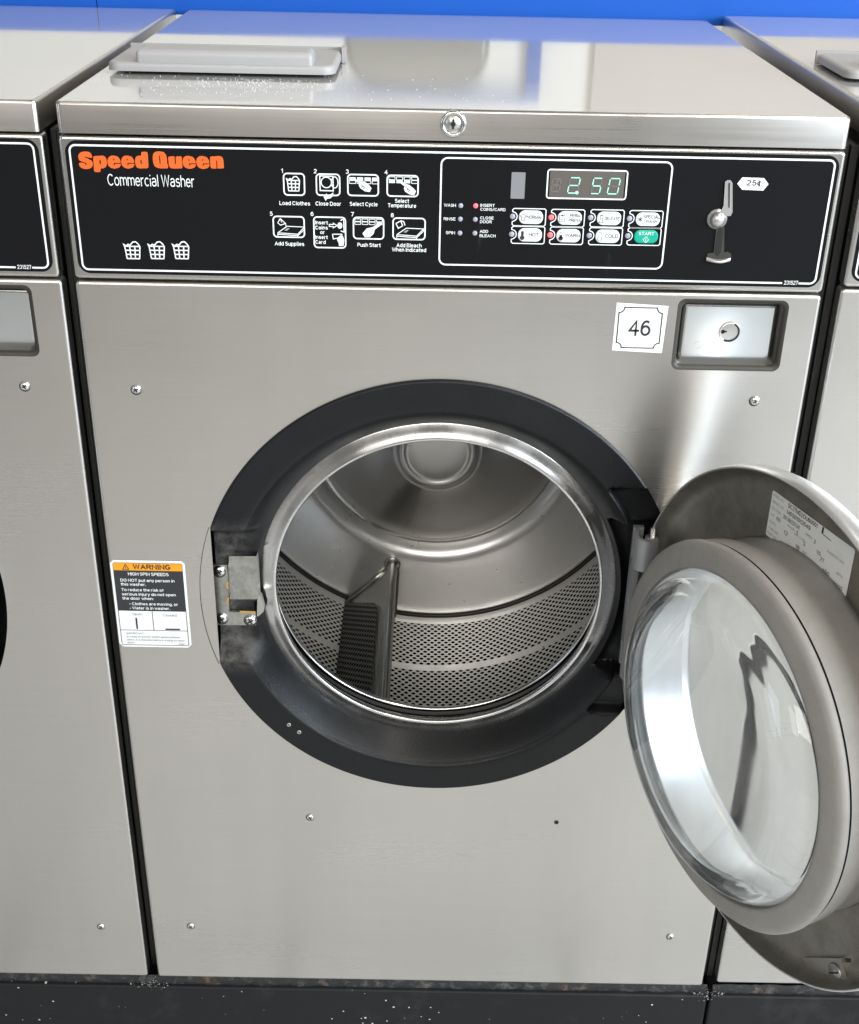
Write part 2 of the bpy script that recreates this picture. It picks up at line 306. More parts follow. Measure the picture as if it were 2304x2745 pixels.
def glyphs(t, bold):
    # ribbons of width w along every pen stroke; e steps each stroke a hair above the last
    k = (t, bold)
    if k in _gl: return _gl[k]
    w = .125 + bold * 2.4; h = w / 2; vs = []; fs = []; x = 0.; e = 0
    for ch in t:
        adv, strokes = FONT[ch]
        for st in strokes:
            P = [Vector((x + h + a, h + b * (1 - w) if b >= 0 else b + h)) for a, b in st]
            if len(P) < 8 and (P[0] - P[-1]).length > 1e-4:
                P[0] = P[0] + (P[0] - P[1]).normalized() * h; P[-1] = P[-1] + (P[-1] - P[-2]).normalized() * h
            clo = (P[0] - P[-1]).length < 1e-4
            if clo: P = P[:-1]
            n = len(P); b0 = len(vs); A = []; B = []
            for i in range(n):
                a = P[i - 1] if (i or clo) else P[0]; c = P[(i + 1) % n] if (i < n - 1 or clo) else P[i]
                e1, e2 = P[i] - a, c - P[i]
                if e1.length < 1e-7: e1 = e2
                if e2.length < 1e-7: e2 = e1
                e1 = e1.normalized(); e2 = e2.normalized(); tt = e1 + e2
                tt = tt.normalized() if tt.length > .05 else e1
                nn = Vector((-tt.y, tt.x)); q = h / max(.5, abs(nn.dot(Vector((-e1.y, e1.x)))))
                A.append(P[i] + nn * q); B.append(P[i] - nn * q)
            vs += [(p.x, p.y, e) for p in A + B]; e += 1
            for i in range(n if clo else n - 1):
                j = (i + 1) % n; fs.append((b0 + n + i, b0 + n + j, b0 + j, b0 + i))
        x += adv + w + .085 if ch != ' ' else .30
    xs = [v[0] for v in vs] or [0]; _gl[k] = (vs, fs, (min(xs), max(xs))); return _gl[k]
_hv = {}
def heavy(t, bold):
    # the fat brand lettering: built-in outline letters, swollen
    k = (t, bold)
    if k in _hv: return _hv[k]
    cu = bpy.data.curves.new('glyph', 'FONT'); cu.body = t; cu.size = 1.38; cu.offset = bold; cu.resolution_u = 3
    o = bpy.data.objects.new('glyph', cu); C.objects.link(o)
    me = bpy.data.meshes.new_from_object(o.evaluated_get(bpy.context.evaluated_depsgraph_get()))
    vs = [(v.co.x, v.co.y, 0) for v in me.vertices]; fs = []
    for p in me.polygons:
        ix = list(p.vertices); fs.append(ix if p.normal.z > 0 else ix[::-1])
    bpy.data.objects.remove(o); bpy.data.curves.remove(cu); bpy.data.meshes.remove(me)
    xs = [v[0] for v in vs]; _hv[k] = (vs, fs, (min(xs), max(xs))); return _hv[k]

def rr(x0, z0, x1, z1, r, n=6):
    P = []
    for cx, cz, a in ((x1 - r, z1 - r, 0), (x0 + r, z1 - r, 90), (x0 + r, z0 + r, 180), (x1 - r, z0 + r, 270)):
        P += [(cx + r * cos(radians(a + 90 * i / n)), cz + r * sin(radians(a + 90 * i / n))) for i in range(n + 1)]
    return P
def circ(cx, cz, r, n=48): return [(cx + r * cos(2 * pi * i / n), cz + r * sin(2 * pi * i / n)) for i in range(n)]
def plate(mb, x0, z0, x1, z1, r, d, fil, depth, mt, holes=(), side=None, nf=4):
    # sheet with a rolled outer edge: flat face at d, quarter-round of radius fil, flange going back
    loops = []
    for i in range(nf + 1):
        a = pi / 2 * i / nf; ins = fil * (1 - sin(a)); dd = d - fil * (1 - cos(a))
        loops.append([mb.p(a_, b_, dd) for a_, b_ in rr(x0 + ins, z0 + ins, x1 - ins, z1 - ins, max(r - ins, .0006))])
    loops.append([mb.p(a_, b_, d - fil - depth) for a_, b_ in rr(x0, z0, x1, z1, r)])
    mb.rail([l[::-1] for l in loops], side or mt, True)
    mb.fill([rr(x0 + fil, z0 + fil, x1 - fil, z1 - fil, max(r - fil, .0006))] + list(holes), d, mt)
def smooth(x, a, b):
    t = max(0, min(1, (x - a) / (b - a))); return t * t * (3 - 2 * t)
def fine(P, k=7):
    # Catmull-Rom through the profile points
    out = []
    for i in range(len(P) - 1):
        a, b, c, d = (Vector(P[max(0, min(len(P) - 1, j))]) for j in (i - 1, i, i + 1, i + 2))
        for q in range(k):
            t = q / k; out.append(tuple(.5 * ((2 * b) + (c - a) * t + (2 * a - 5 * b + 4 * c - d) * t * t + (3 * b - a - 3 * c + d) * t ** 3)))
    out.append(tuple(P[-1])); return [(max(0., r_), d_) for r_, d_ in out]
def tag(o, label=None, cat=None, group=None, kind=None):
    if label: o['label'] = label
    if cat: o['category'] = cat
    if group: o['group'] = group
    if kind: o['kind'] = kind
    return o
def empty(name, loc=(0, 0, 0)):
    o = bpy.data.objects.new(name, None); C.objects.link(o); o.location = loc; o.empty_display_size = .1; return o

# ------------------------------------------------------------------ setting: floor, plinths, wall behind
mb = MB(); mb.add([(-6, -6, -.204), (6, -6, -.204), (6, 5, -.204), (-6, 5, -.204)], [(0, 1, 2, 3)], 'grout')
mb.build('subfloor').__setitem__('kind', 'structure')
mb = MB()
for i in range(-12, 13):
    for j in range(-16, 1):
        x0 = i * .4 + .2; y0 = -.272 + j * .245
        mb.add([(x0 + .003, y0 + .014, -.2), (x0 + .397, y0 + .014, -.2), (x0 + .397, y0 + .231, -.2), (x0 + .003, y0 + .231, -.2)], [(0, 1, 2, 3)], 'floor')
tag(mb.build('floor'), kind='structure')
def plinth(x0, x1, label):
    mb = MB(); mb.fr((0, 0, 0), (1, 0, 0), (0, 0, 1), (0, -1, 0))
    plate(mb, x0, -.2, x1, -.0125, .004, .004, .003, .60, 'plinth')
    o = tag(mb.build('plinth'), label, 'plinth')
    return o
plinth(-1.5, .3375, 'long black painted plinth with white chips under the open washer')
plinth(.3405, 1.5, 'black plinth section under the right hand washer beyond the dark joint')

mb = MB(); mb.box(-1.2, .660, 1.004, -.4452, .72, 1.0405, 'blue'); tag(mb.build('blue_board'), 'bright blue board behind the left hand washer, left of the thin joint', 'wall board')
mb = MB(); mb.box(-.4440, .660, 1.004, 1.5, .72, 1.0405, 'blue'); tag(mb.build('blue_board'), 'long bright blue board behind the open washer, right of the thin joint', 'wall board')
mb = MB(); mb.box(-3.5, 3.0, -.2, 3.5, 3.1, 2.7, 'cream'); tag(mb.build('back_wall'), 'cream wall beyond the blue board, mirrored in the steel lid', 'wall')
mb = MB(); mb.fr((0, 3.0, 0))
mb.box(.46, 2.97, -.2, 3.2, 2.998, 2.4, 'tan'); tag(mb.build('wall_panel'), 'tan panel on the back wall, mirrored at the right of the lid', 'wall panel')
mb = MB(); mb.fr((0, 2.98, 0))
plate(mb, -.28, .9, .15, 1.475, .12, .0, .02, .0, 'darkglass')
tag(mb.build('dark_window'), 'dark round cornered window mirrored in the lid beside the tray', 'window')
mb = MB()
mb.box(.262, 2.96, -.2, .302, 2.998, 1.49, 'blue'); mb.box(-.9, 2.96, 1.472, .262, 2.997, 1.492, 'blue')
tag(mb.build('blue_trim'), 'thin blue trim on the back wall, mirrored as a corner in the lid', 'trim')

# ------------------------------------------------------------------ the washer
GX, GZ = -.003, .537          # axis of the drum
PB_ = .0005
def screw(parent, x, y, z, r=.0042):
    mb = MB().fr((x, y, z)); mb.fill([circ(-r * .08, -r * .16, r * 1.12, 24)], .0002, 'recess_and_shadow')  # dark offset disc paints the shadow round the screw head
    mb.lathe([(r, 0), (r * .96, r * .22), (r * .75, r * .48), (r * .4, r * .62), (0, r * .66)], 20, 'chrome')
    for a in (.5, .5 + pi / 2):
        mb.fr((x, y, z), (cos(a), 0, sin(a)), (-sin(a), 0, cos(a)))
        w = r * .13; l = r * .52; mb.add([mb.p(-l, -w, r * .62), mb.p(0, -w, r * .70), mb.p(l, -w, r * .62), mb.p(l, w, r * .62), mb.p(0, w, r * .70), mb.p(-l, w, r * .62)], [(0, 1, 4, 5), (1, 2, 3, 4)], 'black')
    return mb.build('screw', parent)

def ring_r(c, s):
    # outline of the opening: a circle with a straight chord at the catch
    r = .2372
    if c < 0 and r * abs(s) < .080: r = min(r, .2237 / abs(c))
    return r

wash = empty('washing_machine')
tag(wash, 'brushed steel front loading washer with its round glass door wide open', 'washing machine', 'row of steel coin washers')

# cabinet: the painted box behind the front, open to the front
mb = MB(); mb.box(-.323, .02, .002, .323, .65, .984, 'cab', skip=('front',))
mb.box(-.323, .012, .845, .323, .02, .984, 'black', skip=())
mb.box(-.328, .0125, .0, -.323, .018, .984, 'cab'); mb.box(.323, .0125, .0, .328, .018, .984, 'cab')
mb.build('cabinet', wash)
# front panel
mb = MB()
hole = [(GX + ring_r(cos(a), sin(a)) * cos(a), GZ + ring_r(cos(a), sin(a)) * sin(a)) for a in [2 * pi * i / 240 for i in range(240)]]
CB = (.2036, .7876, .3026, .8540)
plate(mb, -.3302, .0005, .3302, .8592, .004, 0, .003, .012, 'front', [hole, rr(*CB, .007)])
# rolled-in edges of the coin box recess
loops = []
for i in range(6):
    t = i / 5; ins = .0045 * sin(t * pi / 2); loops.append([mb.p(a, b, -.0045 * (1 - cos(t * pi / 2))) for a, b in rr(CB[0] + ins, CB[1] + ins, CB[2] - ins, CB[3] - ins, .006)])
loops.append([mb.p(a, b, -.026) for a, b in rr(CB[0] + .0055, CB[1] + .0055, CB[2] - .0055, CB[3] - .0055, .006)])
mb.rail(loops, 'recess_and_shadow')
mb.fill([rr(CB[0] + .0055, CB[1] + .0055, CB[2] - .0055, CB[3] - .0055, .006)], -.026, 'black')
# pressed line of the crescent at the catch
arc = [(GX + .2385 * cos(a), GZ + .2385 * sin(a)) for a in [pi - .34 + .68 * i / 24 for i in range(25)]]
mb.stroke(arc, .0006, .0003, 'black')
panel = mb.build('front_panel', wash)
for x, z in [(-0.28512, 0.75858), (0.28464, 0.75935), (-0.13868, 0.25465), (-0.28383, 0.08639), (0.28212, 0.08251)]: screw(panel, x, -.0002, z, .0045 if z > .6 else .0042)
x, z = (0.13576, 0.25323)
mb = MB().fr((x, 0, z)); mb.fill([circ(0, 0, .0026, 20)], .0003, 'black'); mb.build('screw_hole', panel)

# top lid
mb = MB().fr((0, 0, 1.0106), (1, 0, 0), (0, 1, 0), (0, 0, 1))
plate(mb, -.3285, -.0042, .3285, .6556, .005, 0, .0028, .0222, 'lidtop', side='front')
mb.fr(); mb.add([(-.328, -.003, .9856), (.328, -.003, .9856), (.328, .65, .9856), (-.328, .65, .9856)], [(3, 2, 1, 0)], 'front')
lid = mb.build('top_lid', wash)
x, z = -.0003, .9995
mb = MB().fr((x, -.0042, z))
mb.lathe([(.0108, 0), (.0108, .0022), (.0100, .0036), (.0085, .0040), (.0074, .0030), (.0072, .0018)], 40, 'polish')
mb.lathe([(.0072, .0018), (.0068, .0026), (0, .0028)], 40, 'zinc')
mb.fill([rr(-.0009, -.0042, .0009, .0042, .0008, 3)], .0031, 'black')
mb.fill([circ(0, 0, .0021, 16)], .00305, 'black')
mb.build('lid_lock', lid)
# supply tray cover on the lid
mb = MB().fr((0, 0, 1.0106), (1, 0, 0), (0, 1, 0), (0, 0, 1))
def slab(x0, y0, x1, y1, r, z0, z1, fil, mt, drop=0.):
    loops = [[mb.p(a, b, z0) for a, b in rr(x0, y0, x1, y1, r)]]
    for i in range(6):
        t = pi / 2 * i / 5; ins = fil * (1 - cos(t)); zz = z1 - fil * (1 - sin(t))
        loops.append([mb.p(a, b, zz) for a, b in rr(x0 + ins, y0 + ins, x1 - ins, y1 - ins, max(.001, r - ins))])
    mb.rail(loops, mt)
    mb.fill([rr(x0 + fil, y0 + fil, x1 - fil, y1 - fil, max(.001, r - fil))], z1, mt)
    mb.fill([rr(x0, y0, x1, y1, r)[::-1]], z0, mt)
TX0, TX1, TY0, TY1 = -.3160, -.1075, .136, .246
slab(TX0, TY0, TX1, TY1, .012, .0035, .0110, .0036, 'tray')
slab(-.2890, TY0 + .0015, -.1275, TY0 + .038, .004, .0105, .0222, .0055, 'tray')
slab(TX0 + .012, TY0 + .016, TX1 - .008, TY1 + .002, .004, .0, .0036, .001, 'black')
mb.build('tray_cover', lid)
mb = MB(); mb.box(-.1070, TY1 - .016, 1.0110, -.1035, TY1 + .004, 1.0255, 'tray'); mb.box(TX0, TY1 + .0005, 1.0110, -.1075, TY1 + .004, 1.0235, 'tray'); mb.build('tray_hinge', lid)

# control panel
CD = .0022
mb = MB()
plate(mb, -.3295, .8618, .3295, .9832, .004, .0015, .0028, .012, 'ctrl')
ctrl = mb.build('control_panel', wash)
x0, zt = -.3245, .9775
mb = MB(); mb.fill([rr(-.3248, .8668, .3252, .9795, .0105, 8)], .0018, 'decal'); mb.build('decal_sheet', ctrl)
mb = MB()
mb.stroke(rr(-.3208, .8704, .3212, .9757, .0050, 6), .0016, CD, 'white', True)
mb.fill([[(0.29232, 0.87303), (0.30644, 0.87305), (0.30687, 0.8688), (0.29246, 0.86877)][::-1]], CD + .0002, 'decal')
mb.text('231527', *(0.29986, 0.86919), .0036, CD + .0004, 'white', .01, width=.0125)
mb.stroke(rr((-0.00924, 0.92665)[0], (0.08905, 0.88091)[1], (0.18507, 0.92801)[0], (0.08311, 0.97145)[1], .0055, 6), .0014, CD, 'white', True)
mb.build('trim_line', ctrl)
def brand(shapes, cuts, d):
    mb = MB()
    for i, q in enumerate(shapes): mb.fill([spline(q)], d + i * 4e-6, 'orange')
    for q in cuts: mb.fill([q], d + .0001, 'decal')
    return mb
def spline(P):
    # round the digitised outline a little: corners marked by doubled points stay sharp
    out = []; n = len(P)
    for i in range(n):
        a, b, c = Vector(P[i - 1]), Vector(P[i]), Vector(P[(i + 1) % n])
        out += [tuple(b + (a - b) * .30), tuple(b * .88 + (a + c) * .06), tuple(b + (c - b) * .30)]
    return out
mb = brand([
 [(-0.30746, 0.97075), (-0.30399, 0.97027), (-0.30255, 0.96814), (-0.30234, 0.96506), (-0.30495, 0.96501), (-0.30646, 0.9648), (-0.30308, 0.96342), (-0.30224, 0.96089), (-0.30331, 0.95795), (-0.30591, 0.95644), (-0.3093, 0.95619), (-0.31221, 0.95687), (-0.3139, 0.95847), (-0.31414, 0.9612), (-0.31148, 0.96162), (-0.31015, 0.96182), (-0.31354, 0.96321), (-0.31413, 0.9661), (-0.31328, 0.96865), (-0.31067, 0.97032)],
 [(-0.30155, 0.96714), (-0.29613, 0.96736), (-0.29312, 0.96767), (-0.29102, 0.96637), (-0.29038, 0.96367), (-0.2905, 0.96076), (-0.2917, 0.95818), (-0.29426, 0.95696), (-0.2963, 0.95707), (-0.29663, 0.95399), (-0.30207, 0.95389), (-0.30184, 0.95944)],
 [(-0.28417, 0.96785), (-0.28054, 0.96694), (-0.27895, 0.96426), (-0.27883, 0.96172), (-0.27901, 0.95989), (-0.28032, 0.95804), (-0.28454, 0.95694), (-0.28783, 0.95771), (-0.28967, 0.95968), (-0.28997, 0.96295), (-0.28903, 0.96587), (-0.28681, 0.96754)],
 [(-0.27262, 0.96808), (-0.26898, 0.96717), (-0.26756, 0.96448), (-0.26743, 0.96194), (-0.2676, 0.96012), (-0.2689, 0.95827), (-0.27293, 0.95717), (-0.27622, 0.95794), (-0.27808, 0.95991), (-0.27839, 0.96318), (-0.27746, 0.9661), (-0.27525, 0.96777)],
 [(-0.26079, 0.97131), (-0.25538, 0.97152), (-0.25552, 0.96581), (-0.25573, 0.95798), (-0.26091, 0.95777), (-0.26354, 0.95757), (-0.26588, 0.95851), (-0.26664, 0.96123), (-0.26674, 0.96413), (-0.26585, 0.96687), (-0.26387, 0.9681), (-0.26101, 0.96809)]],
 [[(-0.30838, 0.96694), (-0.30735, 0.96616), (-0.30451, 0.96564), (-0.3023, 0.96539), (-0.30236, 0.96488), (-0.30642, 0.96516), (-0.30821, 0.96578)], [(-0.31399, 0.96248), (-0.31087, 0.9621), (-0.3079, 0.96132), (-0.30778, 0.95969), (-0.3087, 0.95985), (-0.30893, 0.96112), (-0.31389, 0.96175)], [(-0.29609, 0.96428), (-0.29546, 0.9632), (-0.29568, 0.96047), (-0.29642, 0.96046), (-0.29662, 0.96282)],
  [(-0.28498, 0.96541), (-0.28408, 0.96506), (-0.28427, 0.96397), (-0.28501, 0.96406)], [(-0.28461, 0.96178), (-0.27874, 0.9619), (-0.2788, 0.96128), (-0.28393, 0.96107), (-0.28425, 0.95979), (-0.28492, 0.95985)], [(-0.27337, 0.96564), (-0.27251, 0.96529), (-0.27269, 0.9642), (-0.27343, 0.96429)], [(-0.27298, 0.96201), (-0.26737, 0.96212), (-0.26743, 0.9615), (-0.2723, 0.9613), (-0.27261, 0.96002), (-0.27328, 0.96008)], [(-0.26174, 0.96496), (-0.26106, 0.96425), (-0.26118, 0.96134), (-0.26186, 0.96125), (-0.2621, 0.9635)]], CD)
for q in ([(-0.24552, 0.97208), (-0.24186, 0.9715), (-0.24002, 0.96901), (-0.2396, 0.96503), (-0.23984, 0.96212), (-0.23915, 0.96141), (-0.23915, 0.9582), (-0.24297, 0.95805), (-0.24708, 0.95812), (-0.25034, 0.95937), (-0.25155, 0.96262), (-0.25161, 0.96697), (-0.2507, 0.97024), (-0.24852, 0.97173)],
 [(-0.23862, 0.96795), (-0.23357, 0.96819), (-0.23314, 0.96806), (-0.23301, 0.96589), (-0.23234, 0.9659), (-0.23217, 0.96808), (-0.22704, 0.96847), (-0.22716, 0.96346), (-0.22717, 0.95844), (-0.23137, 0.95828), (-0.23437, 0.95808), (-0.23733, 0.95846), (-0.23846, 0.96069)],
 [(-0.22124, 0.96884), (-0.21758, 0.968), (-0.21591, 0.96532), (-0.21564, 0.96278), (-0.21577, 0.96096), (-0.2171, 0.95911), (-0.2211, 0.95805), (-0.22441, 0.95878), (-0.22639, 0.96075), (-0.22682, 0.96401), (-0.22604, 0.96693), (-0.22387, 0.9686)],
 [(-0.2097, 0.96895), (-0.20604, 0.96812), (-0.20443, 0.96544), (-0.20414, 0.9629), (-0.20426, 0.96108), (-0.20558, 0.95923), (-0.20962, 0.95813), (-0.21293, 0.95894), (-0.21481, 0.96091), (-0.21525, 0.96413), (-0.21449, 0.96705), (-0.21232, 0.96872)],
 [(-0.20347, 0.96864), (-0.19854, 0.96889), (-0.19591, 0.9693), (-0.19335, 0.96866), (-0.19229, 0.96633), (-0.19222, 0.9627), (-0.19214, 0.95906), (-0.19738, 0.95895), (-0.19843, 0.95879), (-0.20348, 0.95883), (-0.20352, 0.96393)]): s_i = len(mb.v); mb.fill([spline(q)], CD + .00002 + (s_i % 50) * 1e-6, 'orange')
for q in ([(-0.2458, 0.96882), (-0.24523, 0.96854), (-0.24531, 0.96492), (-0.24538, 0.96147), (-0.24598, 0.96146), (-0.24618, 0.96527)], [(-0.23318, 0.96842), (-0.23206, 0.96844), (-0.23259, 0.96172), (-0.23327, 0.96171)], [(-0.22166, 0.96618), (-0.22079, 0.96584), (-0.22095, 0.96475), (-0.22169, 0.96484)], [(-0.22125, 0.96267), (-0.21557, 0.96278), (-0.21561, 0.96216), (-0.22056, 0.96196), (-0.22084, 0.96068), (-0.2215, 0.96074)],
 [(-0.21002, 0.96641), (-0.20915, 0.96607), (-0.2093, 0.96498), (-0.21004, 0.96507)], [(-0.20967, 0.96283), (-0.20407, 0.96294), (-0.20411, 0.96232), (-0.20905, 0.96211), (-0.20932, 0.96083), (-0.20999, 0.96089)], [(-0.19831, 0.96549), (-0.19759, 0.96514), (-0.1977, 0.95858), (-0.19845, 0.95857)]): mb.fill([q], CD + .0001, 'decal')
mb.build('brand_lettering', ctrl)
mb = MB(); x, z = (-0.29145, 0.94293); mb.text('Commercial Washer', x, z, .0098, CD, 'white', -.010, 'L', width=(-0.21821, 0.94438)[0] - x); mb.build('subtitle_lettering', ctrl)
def basket(mb, x, z, w, h, t, mt='white'):
    # laundry basket: tapered lattice with clothes heaped above the rim
    def q(u, v):
        k = 1 - .22 * (1 - v); return (x + (u - .5) * w * k, z + v * h)
    T = .74
    for v in (0, .25, .5, T): mb.stroke([q(0, v), q(1, v)], t, CD, mt)
    for u in (.02, .33, .66, .98): mb.stroke([q(u, 0), q(u + (u - .5) * .0, T)], t, CD, mt)
    mb.stroke([q(.0, T), q(-.03, T + .12), q(.1, T + .02), q(.25, T + .12), q(.36, T + .06), q(.55, 1.0), q(.72, 1.02), q(.86, .9), q(.98, T)], t, CD, mt)
for cx in (900, 1064, 1228):
    mb = MB(); pass
    xx = {900: (-0.27583, 0.88009), 1064: (-0.25464, 0.88052), 1228: (-0.23345, 0.88094)}[cx]
    basket(mb, xx[0], xx[1] + .0006, .0145, .0145, .00105); mb.build('basket_symbol', ctrl)
WB = .0012
def frame(mb, tl, br, r=.0030):
    mb.stroke(rr(tl[0], br[1], br[0], tl[1], r, 5), WB, CD, 'white', True)
def icon(): return MB()
K = 'white'
# 1 load clothes
mb = icon(); frame(mb, (-0.14232, 0.95602), (-0.12483, 0.93808)); mb.text('1', *(-0.14338, 0.95635), .0036, CD, K, .02); basket(mb, *(-0.13406, 0.94161), .0115, .0118, .0009)
mb.text('Load Clothes', *(-0.13356, 0.92954), .0034, CD, K, .018, width=.0262); mb.build('instruction_symbol', ctrl)
# 2 close door
mb = icon(); frame(mb, (-0.11467, 0.95604), (-0.09496, 0.93849)); mb.text('2', *(-0.11555, 0.95655), .0036, CD, K, .02)
mb.stroke([(-0.11167, 0.95453), (-0.10061, 0.9544), (-0.10047, 0.94228), (-0.1116, 0.94241)], .0009, CD, K, True)
c = (-0.10625, 0.94921); mb.stroke(circ(c[0], c[1], .0044, 28), .0008, CD, K, True)
c = (-0.09918, 0.94935); mb.stroke([(c[0] + .0028 * cos(a), c[1] + .0046 * sin(a)) for a in [2 * pi * i / 24 for i in range(24)]], .0008, CD, K, True)
mb.fill([[(-0.10883, 0.93751), (-0.10608, 0.94022), (-0.10611, 0.9388), (-0.10268, 0.9394), (-0.10049, 0.94122), (-0.10072, 0.93838), (-0.10274, 0.93621), (-0.10618, 0.93543), (-0.10712, 0.93363)][::-1]], CD + .0002, K)
mb.text('Close Door', *(-0.10503, 0.92975), .0034, CD, K, .018, width=.0217); mb.build('instruction_symbol', ctrl)
def keys(mb, x0, z0, w, h, fillrow, dx):
    # two rows of four little keys
    for i in range(4):
        for j in (0, 1):
            X, Z = x0 + i * dx, z0 - j * h * 1.15
            if (i, j) in fillrow: mb.fill([rr(X, Z - h, X + w, Z, .0003, 2)], CD, K)
            else: mb.stroke(rr(X, Z - h, X + w, Z, .0003, 2), .0005, CD, 'faint' if False else K, True)
def hand(mb, pts): mb.fill([pts], CD + .0002, K)
# 3 select cycle
mb = icon(); frame(mb, (-0.08808, 0.95622), (-0.06223, 0.93879)); mb.text('3', *(-0.08844, 0.95674), .0036, CD, K, .02)
a = (-0.08668, 0.95398); keys(mb, a[0], a[1], .0052, .0024, [(0,0),(1,0),(2,0),(3,0)], .0064)
hand(mb, [(-0.08385, 0.95211), (-0.08277, 0.953), (-0.07698, 0.95067), (-0.0734, 0.95021), (-0.07028, 0.94799), (-0.06796, 0.94522), (-0.06941, 0.94201), (-0.07345, 0.94246), (-0.07747, 0.94503), (-0.07879, 0.94729), (-0.07833, 0.94924)])
mb.stroke([(-0.07655, 0.94822), (-0.07522, 0.94648), (-0.07657, 0.9454)], .0005, CD + .0004, 'dark'); mb.stroke([(-0.07512, 0.94701), (-0.07388, 0.94545), (-0.07514, 0.94419)], .0005, CD + .0004, 'dark')
mb.text('Select Cycle', *(-0.0747, 0.93), .0034, CD, K, .018, width=.0238); mb.build('instruction_symbol', ctrl)
# 4 select temperature
mb = icon(); frame(mb, (-0.05472, 0.95618), (-0.02859, 0.93893)); mb.text('4', *(-0.05579, 0.95686), .0036, CD, K, .02)
a = (-0.05328, 0.95499); keys(mb, a[0], a[1], .0052, .0024, [(0,1),(1,1),(2,1)], .0064)
hand(mb, [(-0.04558, 0.95146), (-0.0447, 0.95253), (-0.03876, 0.94932), (-0.03589, 0.9485), (-0.033, 0.94626), (-0.03027, 0.9435), (-0.03166, 0.93993), (-0.0358, 0.94073), (-0.0396, 0.94296), (-0.04052, 0.94559), (-0.04, 0.94736)])
mb.stroke([(-0.03838, 0.94669), (-0.03711, 0.94513), (-0.03817, 0.94387)], .0005, CD + .0004, 'dark'); mb.stroke([(-0.03693, 0.94548), (-0.03566, 0.94392), (-0.0369, 0.94266)], .0005, CD + .0004, 'dark')
mb.text('Select', *(-0.04204, 0.93332), .0034, CD, K, .018, width=.012); mb.text('Temperature', *(-0.042, 0.9294), .0034, CD, K, .018, width=.0242); mb.build('instruction_symbol', ctrl)
def traybox(mb, o):
    q = lambda x, y: (o[0] + x * .0000932, o[1] - y * .0000925)
    mb.stroke([q(40, 154), q(128, 92), q(288, 96), q(224, 164), q(40, 154)], .0007, CD, K)
    mb.stroke([q(40, 154), q(40, 186)], .0007, CD, K); mb.stroke([q(224, 164), q(224, 190)], .0007, CD, K); mb.stroke([q(40, 168), q(224, 178), q(288, 116), q(288, 96)], .0007, CD, K)
    mb.fill([[q(100, 130), q(130, 108), q(152, 110), q(126, 134)]], CD, 'faint')
# 5 add supplies
mb = icon(); frame(mb, (-0.15255, 0.91983), (-0.12605, 0.9022)); mb.text('5', *(-0.15399, 0.92016), .0036, CD, K, .02); o = (-0.15272, 0.92001); traybox(mb, o)
mb.stroke([(-0.14878, 0.91431), (-0.14646, 0.91797), (-0.14207, 0.9139), (-0.14631, 0.91237), (-0.14878, 0.91431)], .0007, CD, K); mb.stroke([(-0.14646, 0.91797), (-0.14531, 0.91474)], .0006, CD, K); mb.stroke([(-0.14207, 0.9139), (-0.14163, 0.91119)], .0006, CD, K)
mb.text('Add Supplies', *(-0.13929, 0.89477), .0034, CD, K, .018, width=.0256); mb.build('instruction_symbol', ctrl)
# 6 insert coins or card
mb = icon(); frame(mb, (-0.11774, 0.91999), (-0.09053, 0.89372)); mb.text('6', *(-0.11899, 0.92068), .0036, CD, K, .02)
for t, x, y, w in (('Insert', 512, 708, .0110), ('Coins', 512, 756, .0110), ('or', 560, 800, .0038), ('Insert', 512, 846, .0110), ('Card', 514, 892, .0090)):
    pt = {512708: (-0.11663, 0.91368), 512756: (-0.11674, 0.90932), 560800: (-0.11246, 0.9054), 512846: (-0.11695, 0.9011), 514892: (-0.11687, 0.89688)}[x * 1000 + y]
    mb.text(t, pt[0], pt[1], .0032, CD, K, .025, 'L', width=w)
mb.stroke([(-0.10444, 0.91393), (-0.10099, 0.91381), (-0.10097, 0.9149), (-0.09773, 0.91297), (-0.10104, 0.91091), (-0.10102, 0.912), (-0.10448, 0.91211)], .0007, CD, K, True)
c = (-0.09536, 0.91302); mb.fill([[(c[0] + .0021 * cos(a), c[1] + .0027 * sin(a)) for a in [2 * pi * i / 20 for i in range(20)]]], CD, K)
mb.stroke([(-0.09475, 0.91738), (-0.09201, 0.9187), (-0.0918, 0.90745), (-0.09471, 0.90849)], .0008, CD, K)
mb.stroke([(-0.10187, 0.90543), (-0.09366, 0.90559), (-0.09406, 0.90284), (-0.10121, 0.90142), (-0.10187, 0.90543)], .0008, CD, K)
hand(mb, [(-0.09773, 0.90222), (-0.09458, 0.90503), (-0.09277, 0.90378), (-0.09172, 0.90051), (-0.09252, 0.89553), (-0.09638, 0.89527), (-0.09669, 0.89839), (-0.09794, 0.90038)]); mb.build('instruction_symbol', ctrl)
# 7 push start
mb = icon(); frame(mb, (-0.08364, 0.92031), (-0.05769, 0.90211)); mb.text('7', *(-0.08436, 0.92119), .0036, CD, K, .02); a = (-0.08239, 0.91907); keys(mb, a[0], a[1], .0050, .0022, [(3,1)], .0062)
hand(mb, [(-0.07594, 0.90668), (-0.07227, 0.91112), (-0.06698, 0.91232), (-0.06152, 0.91605), (-0.05934, 0.91573), (-0.05989, 0.91427), (-0.06517, 0.91035), (-0.06646, 0.90632), (-0.06957, 0.90352), (-0.07377, 0.90325)])
mb.text('Push Start', *(-0.07034, 0.89505), .0034, CD, K, .018, width=.0202); mb.build('instruction_symbol', ctrl)
